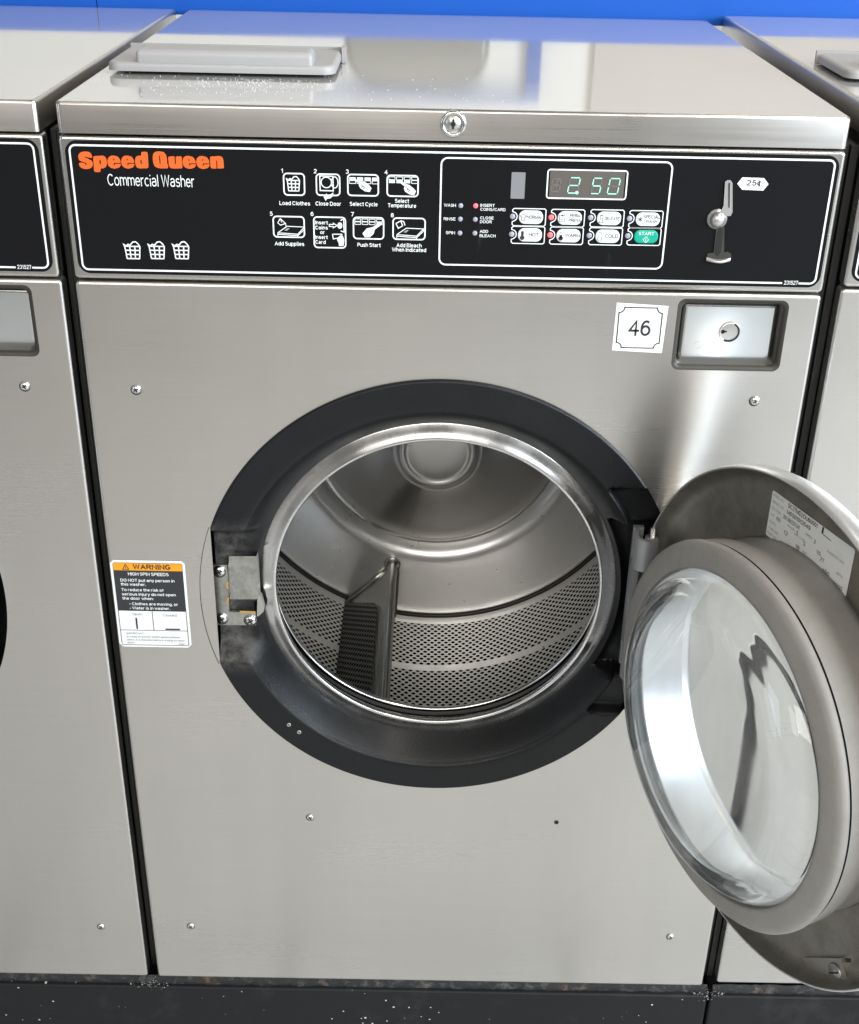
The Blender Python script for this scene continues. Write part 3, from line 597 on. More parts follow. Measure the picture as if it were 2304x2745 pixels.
# 8 add bleach
mb = icon(); frame(mb, (-0.04955, 0.92045), (-0.02203, 0.90227)); mb.text('8', *(-0.05028, 0.92097), .0036, CD, K, .02); o = (-0.05009, 0.92044); traybox(mb, o)
mb.stroke([(-0.04716, 0.9158), (-0.043, 0.91805), (-0.04133, 0.91392), (-0.04514, 0.91166), (-0.04716, 0.9158)], .0008, CD, K); mb.stroke([(-0.043, 0.91805), (-0.04045, 0.91756), (-0.03933, 0.91432)], .0008, CD, K)
mb.text('Add Bleach', *(-0.03567, 0.89538), .0034, CD, K, .018, width=.0219); mb.text('When Indicated', *(-0.03563, 0.8915), .0034, CD, K, .018, width=.0297); mb.build('instruction_symbol', ctrl)
# cycle lamps with their words
def lamp(x, z, lit=False, r=.0021):
    mb = MB().fr((x, -CD, z)); mb.lathe([(r, -.0006), (r, .0002), (r * .8, .0006), (r * .4, .0008), (0, .00085)], 18, 'red' if lit else 'led')
    return mb.build('indicator_lamp', ctrl)
for p in ((0.00807, 0.932), (0.00804, 0.92057), (0.00802, 0.90863), (0.02087, 0.92057), (0.02092, 0.90876)): lamp(*p)
lamp(*(0.02083, 0.93213), True)
for p in ((0.05273, 0.92373), (0.11973, 0.92406), (0.153, 0.92397), (0.05273, 0.90851), (0.11969, 0.9087), (0.15289, 0.9091)): lamp(p[0], p[1], False, .0024)
for p in ((0.08599, 0.92364), (0.08596, 0.90853)): lamp(p[0], p[1], True, .0024)
mb = MB()
for t, p, al, w in (('WASH', (0.00393, 0.93092), 'R', .0101), ('RINSE', (0.00389, 0.91935), 'R', .0101), ('SPIN', (0.00384, 0.90753), 'R', .0078)): mb.text(t, p[0], p[1], .0025, CD, K, .015, al, width=w)
mb.build('lamp_lettering', ctrl); mb = MB()
for t, p, w in (('INSERT', (0.02478, 0.93146), .0124), ('COINS/CARD', (0.02491, 0.92808), .0216), ('CLOSE', (0.02493, 0.92078), .0117), ('DOOR', (0.02505, 0.91749), .0101), ('ADD', (0.02511, 0.90923), .0073), ('BLEACH', (0.02513, 0.90552), .0138)): mb.text(t, p[0], p[1], .0025, CD, K, .015, 'L', width=w)
mb.build('lamp_lettering', ctrl)
# push buttons
def button(p, words, sym, green=False):
    x, z = p; mb = MB()
    pill = rr(x + .0054, z - .0060, x + .0261, z + .0054, .0052, 8)
    for i, (ins, d) in enumerate(((0, CD - .0004), (0, CD + .0003), (.0004, CD + .0007), (.0010, CD + .0009))):
        l = [mb.p(a, b, d) for a, b in rr(x + .0054 + ins, z - .0060 + ins, x + .0261 - ins, z + .0054 - ins, .0052 - ins, 8)]
        if i: mb.rail([l, prev], 'green' if green else 'white')
        prev = l
    mb.fill([rr(x + .0064, z - .0050, x + .0251, z + .0044, .0042, 8)], CD + .0009, 'green' if green else 'white')
    d = CD + .0011
    F = [(x + .0012, z + .0069), (x + .0272, z + .0069), (x + .0284, z + .0058), (x + .0284, z - .0066), (x + .0272, z - .0078), (x + .0012, z - .0078), (x - .0001, z - .0066), (x - .0001, z - .0044)]
    F += [(x + .0040 * cos(a), z + .0040 * sin(a)) for a in [radians(-62 + 124 * i / 8) for i in range(9)]] + [(x - .0001, z + .0042), (x - .0001, z + .0058)]
    mb.stroke(F, .0008, CD, K, True)
    ink = 'white' if green else 'dark'
    for t, dx, dz, h, w in words: mb.text(t, x + dx, z + dz, h, d, ink, .01, 'C', width=w)
    c = (x + .0092, z - .0003)
    if sym == 'shirt': mb.stroke([(c[0] - .0028, c[1] + .0012), (c[0] - .001, c[1] + .0024), (c[0] + .001, c[1] + .0024), (c[0] + .0028, c[1] + .0012), (c[0] + .002, c[1] + .0002), (c[0] + .0013, c[1] + .0006), (c[0] + .0013, c[1] - .0026), (c[0] - .0013, c[1] - .0026), (c[0] - .0013, c[1] + .0006), (c[0] - .002, c[1] + .0002)], .0004, d, ink, True)
    if sym == 'press':
        mb.stroke(rr(c[0] - .0022, c[1] - .0030, c[0] + .0024, c[1] + .0026, .0005, 3), .0004, d, ink, True)
        mb.fill([[(c[0] - .0010, c[1] + .0030), (c[0] + .0001, c[1] + .0012), (c[0] + .0012, c[1] + .0030)]], d, ink); mb.stroke([(c[0] - .0012, c[1] - .0012), (c[0] + .0012, c[1] - .0012)], .0004, d, ink)
    if sym == 'dress': mb.stroke([(c[0] - .0008, c[1] + .0034), (c[0] - .0012, c[1] + .0008), (c[0] - .0006, c[1] - .0002), (c[0] - .0018, c[1] - .0036), (c[0] + .0014, c[1] - .0036), (c[0] + .0006, c[1] - .0002), (c[0] + .0012, c[1] + .0008), (c[0] + .0008, c[1] + .0034), (c[0], c[1] + .0022)], .0004, d, ink, True)
    if sym == 'star':
        for a in (pi / 2, pi / 6, -pi / 6): mb.stroke([(c[0] - .0021 * cos(a), c[1] - .0021 * sin(a)), (c[0] + .0021 * cos(a), c[1] + .0021 * sin(a))], .0006, d, ink)
    if sym and sym.startswith('therm'):
        r = .0018; n = 20; top = c[1] + .0036; bz = c[1] - .0022
        P = [(c[0] - .0010, top - .001), (c[0] - .0006, top - .0002), (c[0] + .0006, top - .0002), (c[0] + .0010, top - .001), (c[0] + .0010, bz + .0014)] + [(c[0] + r * cos(a), bz + r * sin(a)) for a in [radians(55 - 290 * i / 14) for i in range(15)]] + [(c[0] - .0010, bz + .0014)]
        mb.stroke(P, .0004, d, ink, True)
        if sym == 'therm2': mb.fill([P[::-1]], d, ink)
        if sym == 'therm1': mb.fill([circ(c[0], bz, r, 16)], d, ink); mb.fill([rr(c[0] - .001, bz, c[0] + .001, bz + .0030, .0001, 1)], d, ink)
    if green:
        cx, cz = x + .0158, z - .0027
        mb.stroke([(cx - .0026, cz), (cx, cz + .0026), (cx + .0026, cz), (cx, cz - .0026)], .0004, d, ink, True); mb.stroke([(cx, cz + .0012), (cx, cz - .0012)], .0005, d, ink)
    return mb.build('push_button', ctrl)
button((0.05273, 0.92373), [('NORMAL', .0190, -.0015, .0031, .0133)], 'shirt')
button((0.08599, 0.92364), [('PERM', .0203, .0006, .0030, .0089), ('PRESS', .0203, -.0034, .0030, .0105)], 'press')
button((0.11973, 0.92406), [('DELICATES', .0191, -.0016, .0029, .0142)], 'dress')
button((0.153, 0.92397), [('SPECIAL', .0188, .0006, .0030, .0143), ('WASH', .0190, -.0034, .0030, .0098)], 'star')
button((0.05273, 0.90851), [('HOT', .0190, -.0013, .0031, .0085)], 'therm2')
button((0.08596, 0.90853), [('WARM', .0193, -.0013, .0031, .0128)], 'therm1')
button((0.11969, 0.9087), [('COLD', .0192, -.0013, .0031, .0115)], 'therm0')
button((0.15289, 0.9091), [('START', .0158, .0012, .0028, .0135)], None, True)
# windows
mb = MB()
a, b = (0.0827, 0.93922), (0.14597, 0.9636)
mb.fill([rr(a[0], a[1], b[0], b[1], .0016, 4)], CD, 'display'); mb.stroke(rr((0.08079, 0.9513)[0], (0.11479, 0.93998)[1], (0.14793, 0.95214)[0], (0.11292, 0.96368)[1], .0022, 5), .0012, CD + .0001, 'white', True)
def seg7(mb, x, z, w, h, on, mt, sh=.14, t=.0009):
    q = lambda u, v: (x + u * w + v * h * sh, z + v * h)
    g = .06
    E = dict(a=((g, 1), (1 - g, 1)), b=((1, 1 - g), (1, .5 + g)), c=((1, .5 - g), (1, g)), d=((g, 0), (1 - g, 0)), e=((0, g), (0, .5 - g)), f=((0, .5 + g), (0, 1 - g)), g=((g, .5), (1 - g, .5)))
    for k, (u, v) in E.items(): mb.stroke([q(*u), q(*v)], t, CD + (.0004 if k in on else .0003), mt if k in on else 'segoff')
z = (0.10122, 0.94455)[1]; h = (0.10029, 0.95733)[1] - z
seg7(mb, (0.09821, 0.94449)[0], z, .0084, h, 'abged', 'seg'); mb.fill([circ((0.10622, 0.9449)[0], z + .0004, .0015, 12)], CD + .0004, 'seg')
seg7(mb, (0.11808, 0.94452)[0], (0.11808, 0.94452)[1], .0072, h, 'afgcd', 'seg'); seg7(mb, (0.13191, 0.94454)[0], (0.13191, 0.94454)[1], .0086, h, 'abcdef', 'seg')
x = (0.08401, 0.94619)[0]; seg7(mb, x, (0.08404, 0.9457)[1], .0072, h * .82, '', 'seg', .1); mb.stroke([(x + .0044, z + .003), (x + .0052, z + .012)], .0007, CD + .0003, 'segoff'); mb.stroke([(x + .0008, z + .003), (x + .0078, z + .012)], .0006, CD + .0003, 'segoff')
mb.build('display', ctrl)
mb = MB(); a, b = (0.0502, 0.93882), (0.06196, 0.96085); mb.fill([rr(a[0], a[1], b[0], b[1], .0006, 3)], CD, 'dispgrey'); mb.build('sensor_window', ctrl)
# coin slot
mb = MB()
z1 = (0.23363, 0.95799); z0 = (0.23652, 0.92872)
mb.fill([[(0.23053, 0.9567), (0.23259, 0.95822), (0.23514, 0.95802), (0.23697, 0.95559), (0.24025, 0.93132), (0.23913, 0.92826), (0.23611, 0.92795), (0.23423, 0.92867), (0.23085, 0.93113), (0.2304, 0.93263), (0.23189, 0.93682)][::-1]], CD + .0012, 'slot')
mb.fill([[(0.23341, 0.95589), (0.23466, 0.95592), (0.23717, 0.93529), (0.23616, 0.93527)][::-1]], CD + .0016, 'black')
for nm in (0,):
    c = (0.22807, 0.925); mb.fr((c[0], -CD, c[1])); mb.lathe([(.0087, -.0003), (.0085, .0006), (.0066, .0010), (.0064, .0022), (.0058, .0045), (.0040, .0062), (.0018, .0070), (0, .0071)], 32, 'slot'); mb.fr()
mb.fill([[(0.22816, 0.91838), (0.23506, 0.91852), (0.23769, 0.89666), (0.24068, 0.89751), (0.24405, 0.89549), (0.24441, 0.89093), (0.2392, 0.88912), (0.23416, 0.88797), (0.22879, 0.8893), (0.22388, 0.89221), (0.22314, 0.89507), (0.22536, 0.8959), (0.22869, 0.89622)][::-1]], CD + .0008, 'recess_and_shadow')
mb.fill([rr((0.22968, 0.90558)[0], (0.23346, 0.89332)[1], (0.23469, 0.90568)[0], (0.23027, 0.91792)[1], .004, 6)], CD + .0012, 'black')
mb.fr(((0.23339, 0.89188)[0], -CD, (0.23339, 0.89188)[1]))
loops = []
for i in range(9):
    a = pi * i / 8; loops.append([mb.p(-.0105 + .021 * j / 10, -.0012 + .0026 * sin(pi * j / 10) * -.6 + .0018 * cos(a), .0012 + .0045 * sin(a) * sin(pi * (j + .4) / 10.8)) for j in range(11)])
mb.rail(loops, 'slot', True, False); mb.fr()
mb.build('coin_slot', ctrl)
mb = MB(); mb.fill([[(0.24121, 0.95506), (0.24487, 0.96043), (0.26314, 0.96018), (0.26764, 0.95534), (0.26404, 0.94982), (0.24604, 0.9502)][::-1]], CD + .0002, 'white'); mb.text('25¢', *(0.25489, 0.95372), .0048, CD + .0004, 'dark', .02, width=.0128); mb.build('price_sticker', ctrl)

# coin box in its recess
mb = MB().fr((0, .014, 0)); a, b = (0.21574, 0.78775), (0.29827, 0.84703)
plate(mb, a[0] - .0045, a[1], b[0], b[1], .003, 0, .0045, .012, 'plate', side='polish', nf=6)
cbx = mb.build('coin_box', wash)
c = (0.25601, 0.81949); mb = MB().fr((c[0], .014, c[1]))
mb.lathe([(.0098, .0002), (.0096, .0006), (.0090, .0006), (.0086, -.0)], 40, 'zinc'); mb.lathe([(.0086, .0003), (.0086, .0003), (.0076, .0004), (0, .0005)], 40, 'zinc'); mb.stroke([(.0083 * cos(a), .0083 * sin(a)) for a in [radians(-120 + 185 * i / 20) for i in range(21)]], .0015, .0008, 'black')
mb.fill([circ(-.0062, .0003, .0019, 14)], .0008, 'black'); mb.fill([rr(-.0062, -.0003, -.0026, .0013, .0005, 3)], .0008, 'black'); mb.build('box_lock', cbx)
mb = MB().fr((0, .014, 0))
for p in ((0.22902, 0.8065), (0.23662, 0.80666), (0.2445, 0.80682)): mb.stroke(circ(p[0], p[1], .0034, 20), .0005, .0003, 'polish', True)
mb.stroke([(0.22877, 0.80848), (0.22926, 0.80452)], .0005, .0003, 'polish'); mb.stroke(circ(*(0.23662, 0.80666), .0016, 12), .0004, .0003, 'polish', True); mb.stroke(circ(*(0.2445, 0.80682), .0016, 12), .0004, .0003, 'polish', True)
mb.build('embossed_mark', cbx)

# number sticker
mb = MB(); q = [(0.1492, 0.84938), (0.19531, 0.8472), (0.19399, 0.80318), (0.14881, 0.80502)]; mb.fill([q[::-1]], .0003, 'paper')
x0, z0 = (0.15472, 0.80841); x1, z1 = (0.18877, 0.84467); n = .0048
x0, x1, z0, z1 = (0.152, 0.82648)[0], (0.19064, 0.82727)[0], (0.17295, 0.80779)[1], (0.16925, 0.84509)[1]
st = []
for cx, cz, a0 in ((x1, z1, 180), (x0, z1, 270), (x0, z0, 0), (x1, z0, 90)):
    s_ = [(cx + n * cos(radians(a0 + 90 * i / 5)), cz + n * sin(radians(a0 + 90 * i / 5))) for i in range(6)]
    st += s_[::-1]
mb.stroke(st, .0011, .0005, 'dark', True)
mb.text('46', (x0 + x1) / 2, (0.17184, 0.81897)[1], .0148, .0005, 'dark', .012, width=.0208); mb.build('number_sticker', wash)

# warning label
mb = MB(); t = .0003
def wl(x, y): return None
tl, tr, bl, br = (-0.32869, 0.5781), (-0.25485, 0.57844), (-0.32837, 0.47629), (-0.25405, 0.47658)
X0, X1, Z0, Z1 = (tl[0] + bl[0]) / 2, (tr[0] + br[0]) / 2, (bl[1] + br[1]) / 2, (tl[1] + tr[1]) / 2
fx = lambda u: X0 + u * (X1 - X0)
fz = lambda v: Z1 - v * (Z1 - Z0)
mb.fill([[(fx(0), fz(1) + .004), (fx(0) + .004, fz(1)), (fx(1) - .004, fz(1)), (fx(1), fz(1) + .004), (fx(1), fz(0) + -.003), (fx(1) - .003, fz(0)), (fx(.05), fz(0)), (fx(0), fz(.035))]], t, 'white')
mb.fill([rr(fx(.035), fz(.575), fx(.965), fz(.03), .0012, 3)], t + .0002, 'dark')
mb.fill([rr(fx(.038), fz(.112), fx(.962), fz(.032), .0010, 3)], t + .0004, 'amber')
mb.text('WARNING', fx(.555), fz(.098), .0058, t + .0006, 'dark', .03, width=.0375)
tx, tz = fx(.205), fz(.10); mb.stroke([(tx - .0030, tz), (tx + .0030, tz), (tx, tz + .0058)], .0007, t + .0006, 'dark', True); mb.stroke([(tx, tz + .0012), (tx, tz + .0036)], .0007, t + .0006, 'dark')
def wtext(s_, u, v, w, h=.0036, al='L', ink='white', bold=.015): mb.text(s_, fx(u), fz(v), h, t + .0006, ink, bold, al, width=w * (X1 - X0))
wtext('HIGH SPIN SPEEDS', .50, .168, .545, .0036, 'C')
for s_, u, v, w in (('DO NOT put any person in', .115, .238, .73), ('this washer.', .115, .284, .34), ('To reduce the risk of', .115, .346, .57), ('serious injury do not open', .115, .396, .73), ('the door when:', .115, .444, .42), ('- Clothes are moving, or', .20, .506, .66), ('- Water is in washer.', .20, .555, .55)): wtext(s_, u, v, w, .0033)
mb.stroke([(fx(.04), fz(.80)), (fx(.96), fz(.80))], .0006, t + .0004, 'dark'); mb.stroke([(fx(.5), fz(.575)), (fx(.5), fz(.80))], .0006, t + .0004, 'dark')
mb.stroke(rr(fx(.038), fz(.975), fx(.962), fz(.03), .0016, 4), .0006, t + .0003, 'dark', True)
wtext('Open', .22, .625, .14, .0031, 'L', 'faint', 0); wtext('Closed', .64, .632, .19, .0031, 'L', 'faint', 0)
mb.stroke([(fx(.272), fz(.655)), (fx(.272), fz(.785))], .0017, t + .0004, 'dark'); mb.stroke([(fx(.66), fz(.783)), (fx(.86), fz(.783))], .0017, t + .0004, 'dark')
wtext('IMPORTANT:', .115, .848, .25, .0022, 'L', 'faint'); wtext('In case of power interruption please', .115, .886, .74, .0022, 'L', 'faint'); wtext('allow 2-3 minutes before trying to open', .115, .924, .80, .0022, 'L', 'faint'); wtext('door.', .115, .957, .10, .0022, 'L', 'faint'); wtext('316861', .82, .965, .09, .0018, 'L', 'faint')
mb.build('warning_label', wash)

# black surround of the opening: a moulded ring, hollowed at the catch and the hinge
mb = MB(); NA = 480; RI = .1820
rs = [0, .03, .08, .16, .24, .30, .34, .365, .385, .405, .43, .48, .56, .64, .72, .80, .87, .92, .95, .97, .985, 1.]
ringv = []; wear = []
def prof(r):
    # +d is outwards
    if r > .2352: return .0035 - .0050 * ((r - .2352) / .002) ** 2 * .6
    if r > .2075: return .0035
    if r > .2030:
        k = (.2075 - r) / .0045; return .0035 - .0035 * k * k
    return -.0275 * ((.2030 - r) / .0210) ** 1.18
for i in range(NA):
    a = 2 * pi * i / NA; c, s_ = cos(a), sin(a); ro = ring_r(c, s_) - .0002
    for k in rs:
        r = RI + (ro - RI) * k; R_ = RI + (.2370 - RI) * k if ro > .2369 else r
        x, z = r * c, r * s_; d = prof(r); w_ = 0.
        if c < 0:
            m_ = smooth(.080 - abs(z), 0, .030) if z < 0 else smooth(.080 - z, 0, .016)
            m_ *= 1 if r > .190 else smooth(r, .1815, .190)
            d = min(d, d * (1 - m_) + (-.0165) * m_) if d > -.0165 else d * (1 - m_ * .3) + -.0165 * m_ * .3
            w_ = smooth(.095 - abs(z), 0, .03) * smooth(r, .186, .215) * (1. if z < .02 else .8)
        else:
            m1 = smooth(.132 - abs(z), 0, .006) * smooth(r, .2045, .2085)
            d = d * (1 - m1) + min(d, -.009) * m1
            m2 = smooth(.092 - abs(z), 0, .008) * smooth(r, .186, .192)
            d = d * (1 - m2) + min(d, -.028) * m2
        ringv.append(mb.p(GX + x, GZ + z, d)); wear.append(w_)
n = len(rs); fs = []
for i in range(NA):
    j = (i + 1) % NA
    for k in range(n - 1): fs.append((i * n + k, i * n + k + 1, j * n + k + 1, j * n + k))
mb.add(ringv, fs, 'ring', True)
nv = len(mb.v)
# return wall behind the outer edge
loops = [[mb.v[i * n + n - 1] for i in range(NA)], [(mb.v[i * n + n - 1][0], .045, mb.v[i * n + n - 1][2]) for i in range(NA)]]
mb.rail(loops[::-1], 'ring', True)
mb.at['wear'] = wear + [0.] * (len(mb.v) - nv)
ring = mb.build('door_surround', wash, sharp=40)
for p in ((-0.15768, 0.38324), (-0.14711, 0.37387)):
    mb = MB().fr((p[0], -.0035, p[1])); mb.lathe([(.0024, 0), (.0023, .0005), (.0017, .0007), (.0010, .0003)], 18, 'zinc'); mb.fill([circ(0, 0, .0010, 10)], .00028, 'black'); mb.build('rivet', ring)
# catch: L plate with three screws over a bent pocket
YK = .0145
mb = MB().fr((0, YK, 0))
def bar(poly, d0, d1, mt, edge=None):
    mb.fill([poly], d1, mt)
    n_ = len(poly)
    for i in range(n_):
        a, b = poly[i], poly[(i + 1) % n_]
        mb.add([mb.p(*a, d0), mb.p(*b, d0), mb.p(*b, d1), mb.p(*a, d1)], [(0, 1, 2, 3)], edge or mt)
Lp = [(-0.23085, 0.56744), (-0.21465, 0.56779), (-0.21569, 0.51328), (-0.18888, 0.51218), (-0.18913, 0.49736), (-0.23247, 0.49681)][::-1]
bar(Lp, -.001, .0025, 'dirtyzinc', 'zinc')
catch = mb.build('strike_plate', ring)
for p in ((-0.22271, 0.56111), (-0.22352, 0.50557), (-0.1941, 0.5039)): screw(catch, p[0], .0120, p[1], .0062)
mb = MB().fr((0, YK, 0))
pk = [(-0.21209, 0.57883), (-0.18598, 0.57939), (-0.18433, 0.5765), (-0.18355, 0.52815), (-0.18841, 0.5151), (-0.21529, 0.51451)][::-1]
q = lambda p, d: mb.p(p[0], p[1], d)
T = [(-0.21209, 0.57883), (-0.1847, 0.57942), (-0.18493, 0.5266), (-0.21463, 0.52596), (-0.2153, 0.51436), (-0.18829, 0.51495)]
mb.add([q(T[0], .004), q(T[1], .004), q(T[2], -.001), q(T[3], -.001), q(T[4], -.009), q(T[5], -.009)], [(3, 2, 1, 0), (4, 5, 2, 3)], 'dirtyzinc')
G = [(-0.21534, 0.56925), (-0.21209, 0.57883)]
mb.add([q(T[0], .004), q((T[0][0] - .0035, T[0][1] - .004), -.004), q((T[3][0] - .0035, T[3][1]), -.004), q(T[3], -.001)], [(0, 1, 2, 3)], 'zinc')
mb.add([q(T[1], .004), q((T[1][0] + .0005, T[1][1]), -.006), q((T[2][0] + .001, T[2][1]), -.008), q(T[2], -.001)], [(3, 2, 1, 0)], 'zinc')
Bz = [(-0.2048, 0.51474), (-0.18877, 0.51448), (-0.18889, 0.51187), (-0.2048, 0.51229)]
mb.add([q(p, .0029) for p in Bz], [(3, 2, 1, 0)], 'brass')
mb.stroke([(-0.21527, 0.54852), (-0.21605, 0.54402), (-0.21523, 0.54029)], .0022, .0028, 'brass'); mb.stroke([(-0.21559, 0.52973), (-0.21659, 0.52592), (-0.21712, 0.52135)], .0022, .0028, 'brass')
ln = [(-0.18468, 0.53191), (-0.1825, 0.52969), (-0.18015, 0.51681), (-0.18101, 0.51219), (-0.18617, 0.50709), (-0.18819, 0.50589), (-0.18656, 0.52657)][::-1]
bar(ln, -.008, .0, 'zinc')
mb.build('latch_pocket', ring)

# rolled steel lip
mb = MB().fr((0, 0, 0))
Q = [(.1850, -.0310), (.1832, -.0278), (.1815, -.0268), (.1760, -.0262), (.1715, -.0248), (.1685, -.0232), (.1665, -.0228), (.1652, -.0236), (.1647, -.0255), (.1652, -.0285), (.1672, -.0310), (.1700, -.0330), (.1730, -.0420)]
mb.lathe(Q, 192, 'lip', (GX, GZ)); mb.build('opening_lip', wash)
# drum
mb = MB(); cc_ = (GX, GZ)
mb.lathe([(.1760, -.0560), (.1725, -.0535), (.1705, -.0545), (.1700, -.0570), (.1710, -.0600), (.1780, -.0640)], 192, 'polish', cc_)
mb.lathe([(.1780, -.0640), (.2600, -.0760), (.2800, -.0850), (.2850, -.0980)], 128, 'drum', cc_)
def cyl(y0, y1, mt, r=.2850): mb.lathe([(r, -y0), (r, -(y0 * .5 + y1 * .5)), (r, -y1)], 192, mt, cc_, R=.2865)
cyl(.0980, .112, 'drum'); cyl(.112, .184, 'perf'); cyl(.184, .196, 'drum'); cyl(.196, .299, 'perf'); cyl(.299, .313, 'drum'); cyl(.313, .4155, 'perf')
mb.lathe([(.2850, -.4155), (.2850, -.4270), (.2840, -.4310)], 192, 'drum', cc_)
mb.lathe([(.2840, -.4310), (.2860, -.4350), (.2830, -.4385), (.2805, -.4370), (.2795, -.4350)], 192, 'recess_and_shadow', cc_)
mb.lathe([(.2795, -.4350), (.2785, -.4335), (.2755, -.4330)], 192, 'drum', cc_)
mb.lathe([(.2755, -.4330), (.2400, -.4290), (.2050, -.4240), (.1920, -.4225), (.1850, -.4225), (.1790, -.4245), (.1730, -.4290), (.1690, -.4340), (.1670, -.4370)], 192, 'drum', cc_)
mb.lathe([(.1670, -.4370), (.1640, -.4375), (.1590, -.4355), (.1200, -.4130), (.0800, -.3900), (.0600, -.3785), (.0560, -.3750), (.0560, -.3720)], 192, 'cone', cc_)
drum = mb.build('drum', wash)
mb = MB(); mb.lathe([(.0560, -.3720), (.0530, -.3722), (.0505, -.3690), (.0485, -.3640), (.0465, -.3622), (.0430, -.3620), (.0405, -.3632), (.0385, -.3640), (.0360, -.3636), (.0200, -.3634), (.0, -.3634)], 96, 'hub', cc_); mb.build('drum_hub', drum)
# lifter
ax, az = GX + .203 * sin(radians(-16.4)), GZ - .203 * cos(radians(-16.4)); rr_ = .0066
lx, lz = GX + .2845 * sin(radians(-25.0)), GZ - .2845 * cos(radians(-25.0)); rx, rz = GX + .2845 * sin(radians(-11.3)), GZ - .2845 * cos(radians(-11.3))
Y0, Y1 = .095, .4255
mb = MB()
# rounded ridge
def rid(a, y, k=1.): return (ax + rr_ * k * cos(a), y, az + rr_ * k * sin(a))
an = [radians(-20 + 250 * i / 14) for i in range(15)]
ys = [Y0] + [Y0 + (Y1 - .010 - Y0) * i / 6 for i in range(1, 7)] + [Y1 - .006, Y1 - .002, Y1]
ks = [1] * 7 + [1, 1.12, 1.5]
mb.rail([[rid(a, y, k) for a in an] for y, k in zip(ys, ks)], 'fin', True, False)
# right flank
R1, R0 = rid(radians(-20), 0), (rx, 0, rz)
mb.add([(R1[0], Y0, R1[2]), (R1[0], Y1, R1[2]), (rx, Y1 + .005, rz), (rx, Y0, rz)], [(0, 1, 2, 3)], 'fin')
# left flank: plain border and rear gusset, punched field
Lr = rid(radians(230), 0); dl = (lx - Lr[0], lz - Lr[2])
def lf(t, y, off=0.):
    nx, nz = dl[1], -dl[0]; q_ = sqrt(nx * nx + nz * nz); return (Lr[0] + dl[0] * t - nx / q_ * off, y, Lr[2] + dl[1] * t - nz / q_ * off)
LL = sqrt(dl[0] ** 2 + dl[1] ** 2)
def lfa(pts, mt, off=0.):
    mb.add([lf(t, y, off) for t, y in pts], [tuple(range(len(pts)))], mt, False, [(t * LL, y) for t, y in pts])
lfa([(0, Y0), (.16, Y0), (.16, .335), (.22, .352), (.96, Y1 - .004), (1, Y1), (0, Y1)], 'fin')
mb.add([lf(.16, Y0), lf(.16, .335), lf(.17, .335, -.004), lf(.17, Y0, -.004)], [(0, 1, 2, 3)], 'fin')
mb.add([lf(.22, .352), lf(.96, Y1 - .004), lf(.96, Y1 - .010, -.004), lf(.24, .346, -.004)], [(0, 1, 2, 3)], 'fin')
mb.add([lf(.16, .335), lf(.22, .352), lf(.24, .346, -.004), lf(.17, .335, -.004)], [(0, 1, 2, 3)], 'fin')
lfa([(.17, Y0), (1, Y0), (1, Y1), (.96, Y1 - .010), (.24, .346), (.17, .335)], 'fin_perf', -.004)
# rear flange where the lifter is welded to the back
FL = []
for k in (1.0, 1.0):
    pass
def tube(pts, r, mt, n_=8):
    loops = []
    for i, p in enumerate(pts):
        p = Vector(p); t = (Vector(pts[min(i + 1, len(pts) - 1)]) - Vector(pts[max(i - 1, 0)])).normalized()
        u = t.cross(Vector((0, 1, 0))); u = u.normalized() if u.length > .01 else Vector((1, 0, 0)); w = t.cross(u)
        loops.append([p + r * (cos(2 * pi * j / n_) * u + sin(2 * pi * j / n_) * w) for j in range(n_)])
    mb.rail(loops, mt)
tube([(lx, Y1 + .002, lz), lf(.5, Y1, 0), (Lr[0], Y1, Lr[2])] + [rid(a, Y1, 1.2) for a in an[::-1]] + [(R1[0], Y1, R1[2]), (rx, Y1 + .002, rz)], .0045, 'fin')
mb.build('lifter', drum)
# tub behind the punched drum
mb = MB(); mb.lathe([(.305, -.05), (.305, -.46), (.02, -.47)], 64, 'black', cc_); mb.lathe([(.305, -.05), (.1735, -.046)], 64, 'black', cc_); mb.build('tub', wash)

# hinge: backing strip, two cast knuckles and the pin
HX, HY = .2043, -.0036
mb = MB()
mb.box(.1885, .012, GZ - .078, .1985, .018, GZ + .082, 'hinge')
mb.box(.1885, -.010, GZ - .048, .1935, .012, GZ + .048, 'hinge')
def knuckle(z0, z1):
    # cast C-shaped leaf curling from the surround to the pin
    P = []
    for i in range(11):
        a = radians(185 + 125 * i / 10); P.append((HX - .004 + .0135 * cos(a), HY - .001 + .0135 * sin(a)))
    P = [(.1905, .016)] + P
    In = [(x + (HX - .004 - x) * .30, y + (HY - y) * .30) for x, y in P]
    loops = [[(x, y, z) for x, y in P] for z in (z0, z1)]
    mb.rail(loops, 'hinge', True, False); mb.rail([[(x, y, z) for x, y in In] for z in (z1, z0)], 'hinge', True, False)
    for z, fl in ((z0, 1), (z1, -1)): mb.rail([[(x, y, z) for x, y in P], [(x, y, z) for x, y in In]][::fl], 'hinge', False, False)
knuckle(GZ + .048, GZ + .082); knuckle(GZ - .082, GZ - .048)
def vcyl(x, y, r, z0, z1, mt):
    mb.fr((x, y, z0), (1, 0, 0), (0, 1, 0), (0, 0, 1)); mb.lathe([(0, z1 - z0), (r, z1 - z0), (r, 0), (0, 0)], 20, mt); mb.fr()
vcyl(HX, HY, .0068, GZ + .050, GZ + .080, 'hinge'); vcyl(HX, HY, .0068, GZ - .082, GZ - .050, 'hinge')
hinge = mb.build('door_hinge', wash)
mb = MB(); vcyl(HX, HY, .0032, GZ - .088, GZ + .090, 'chrome'); mb.build('hinge_pin', hinge)

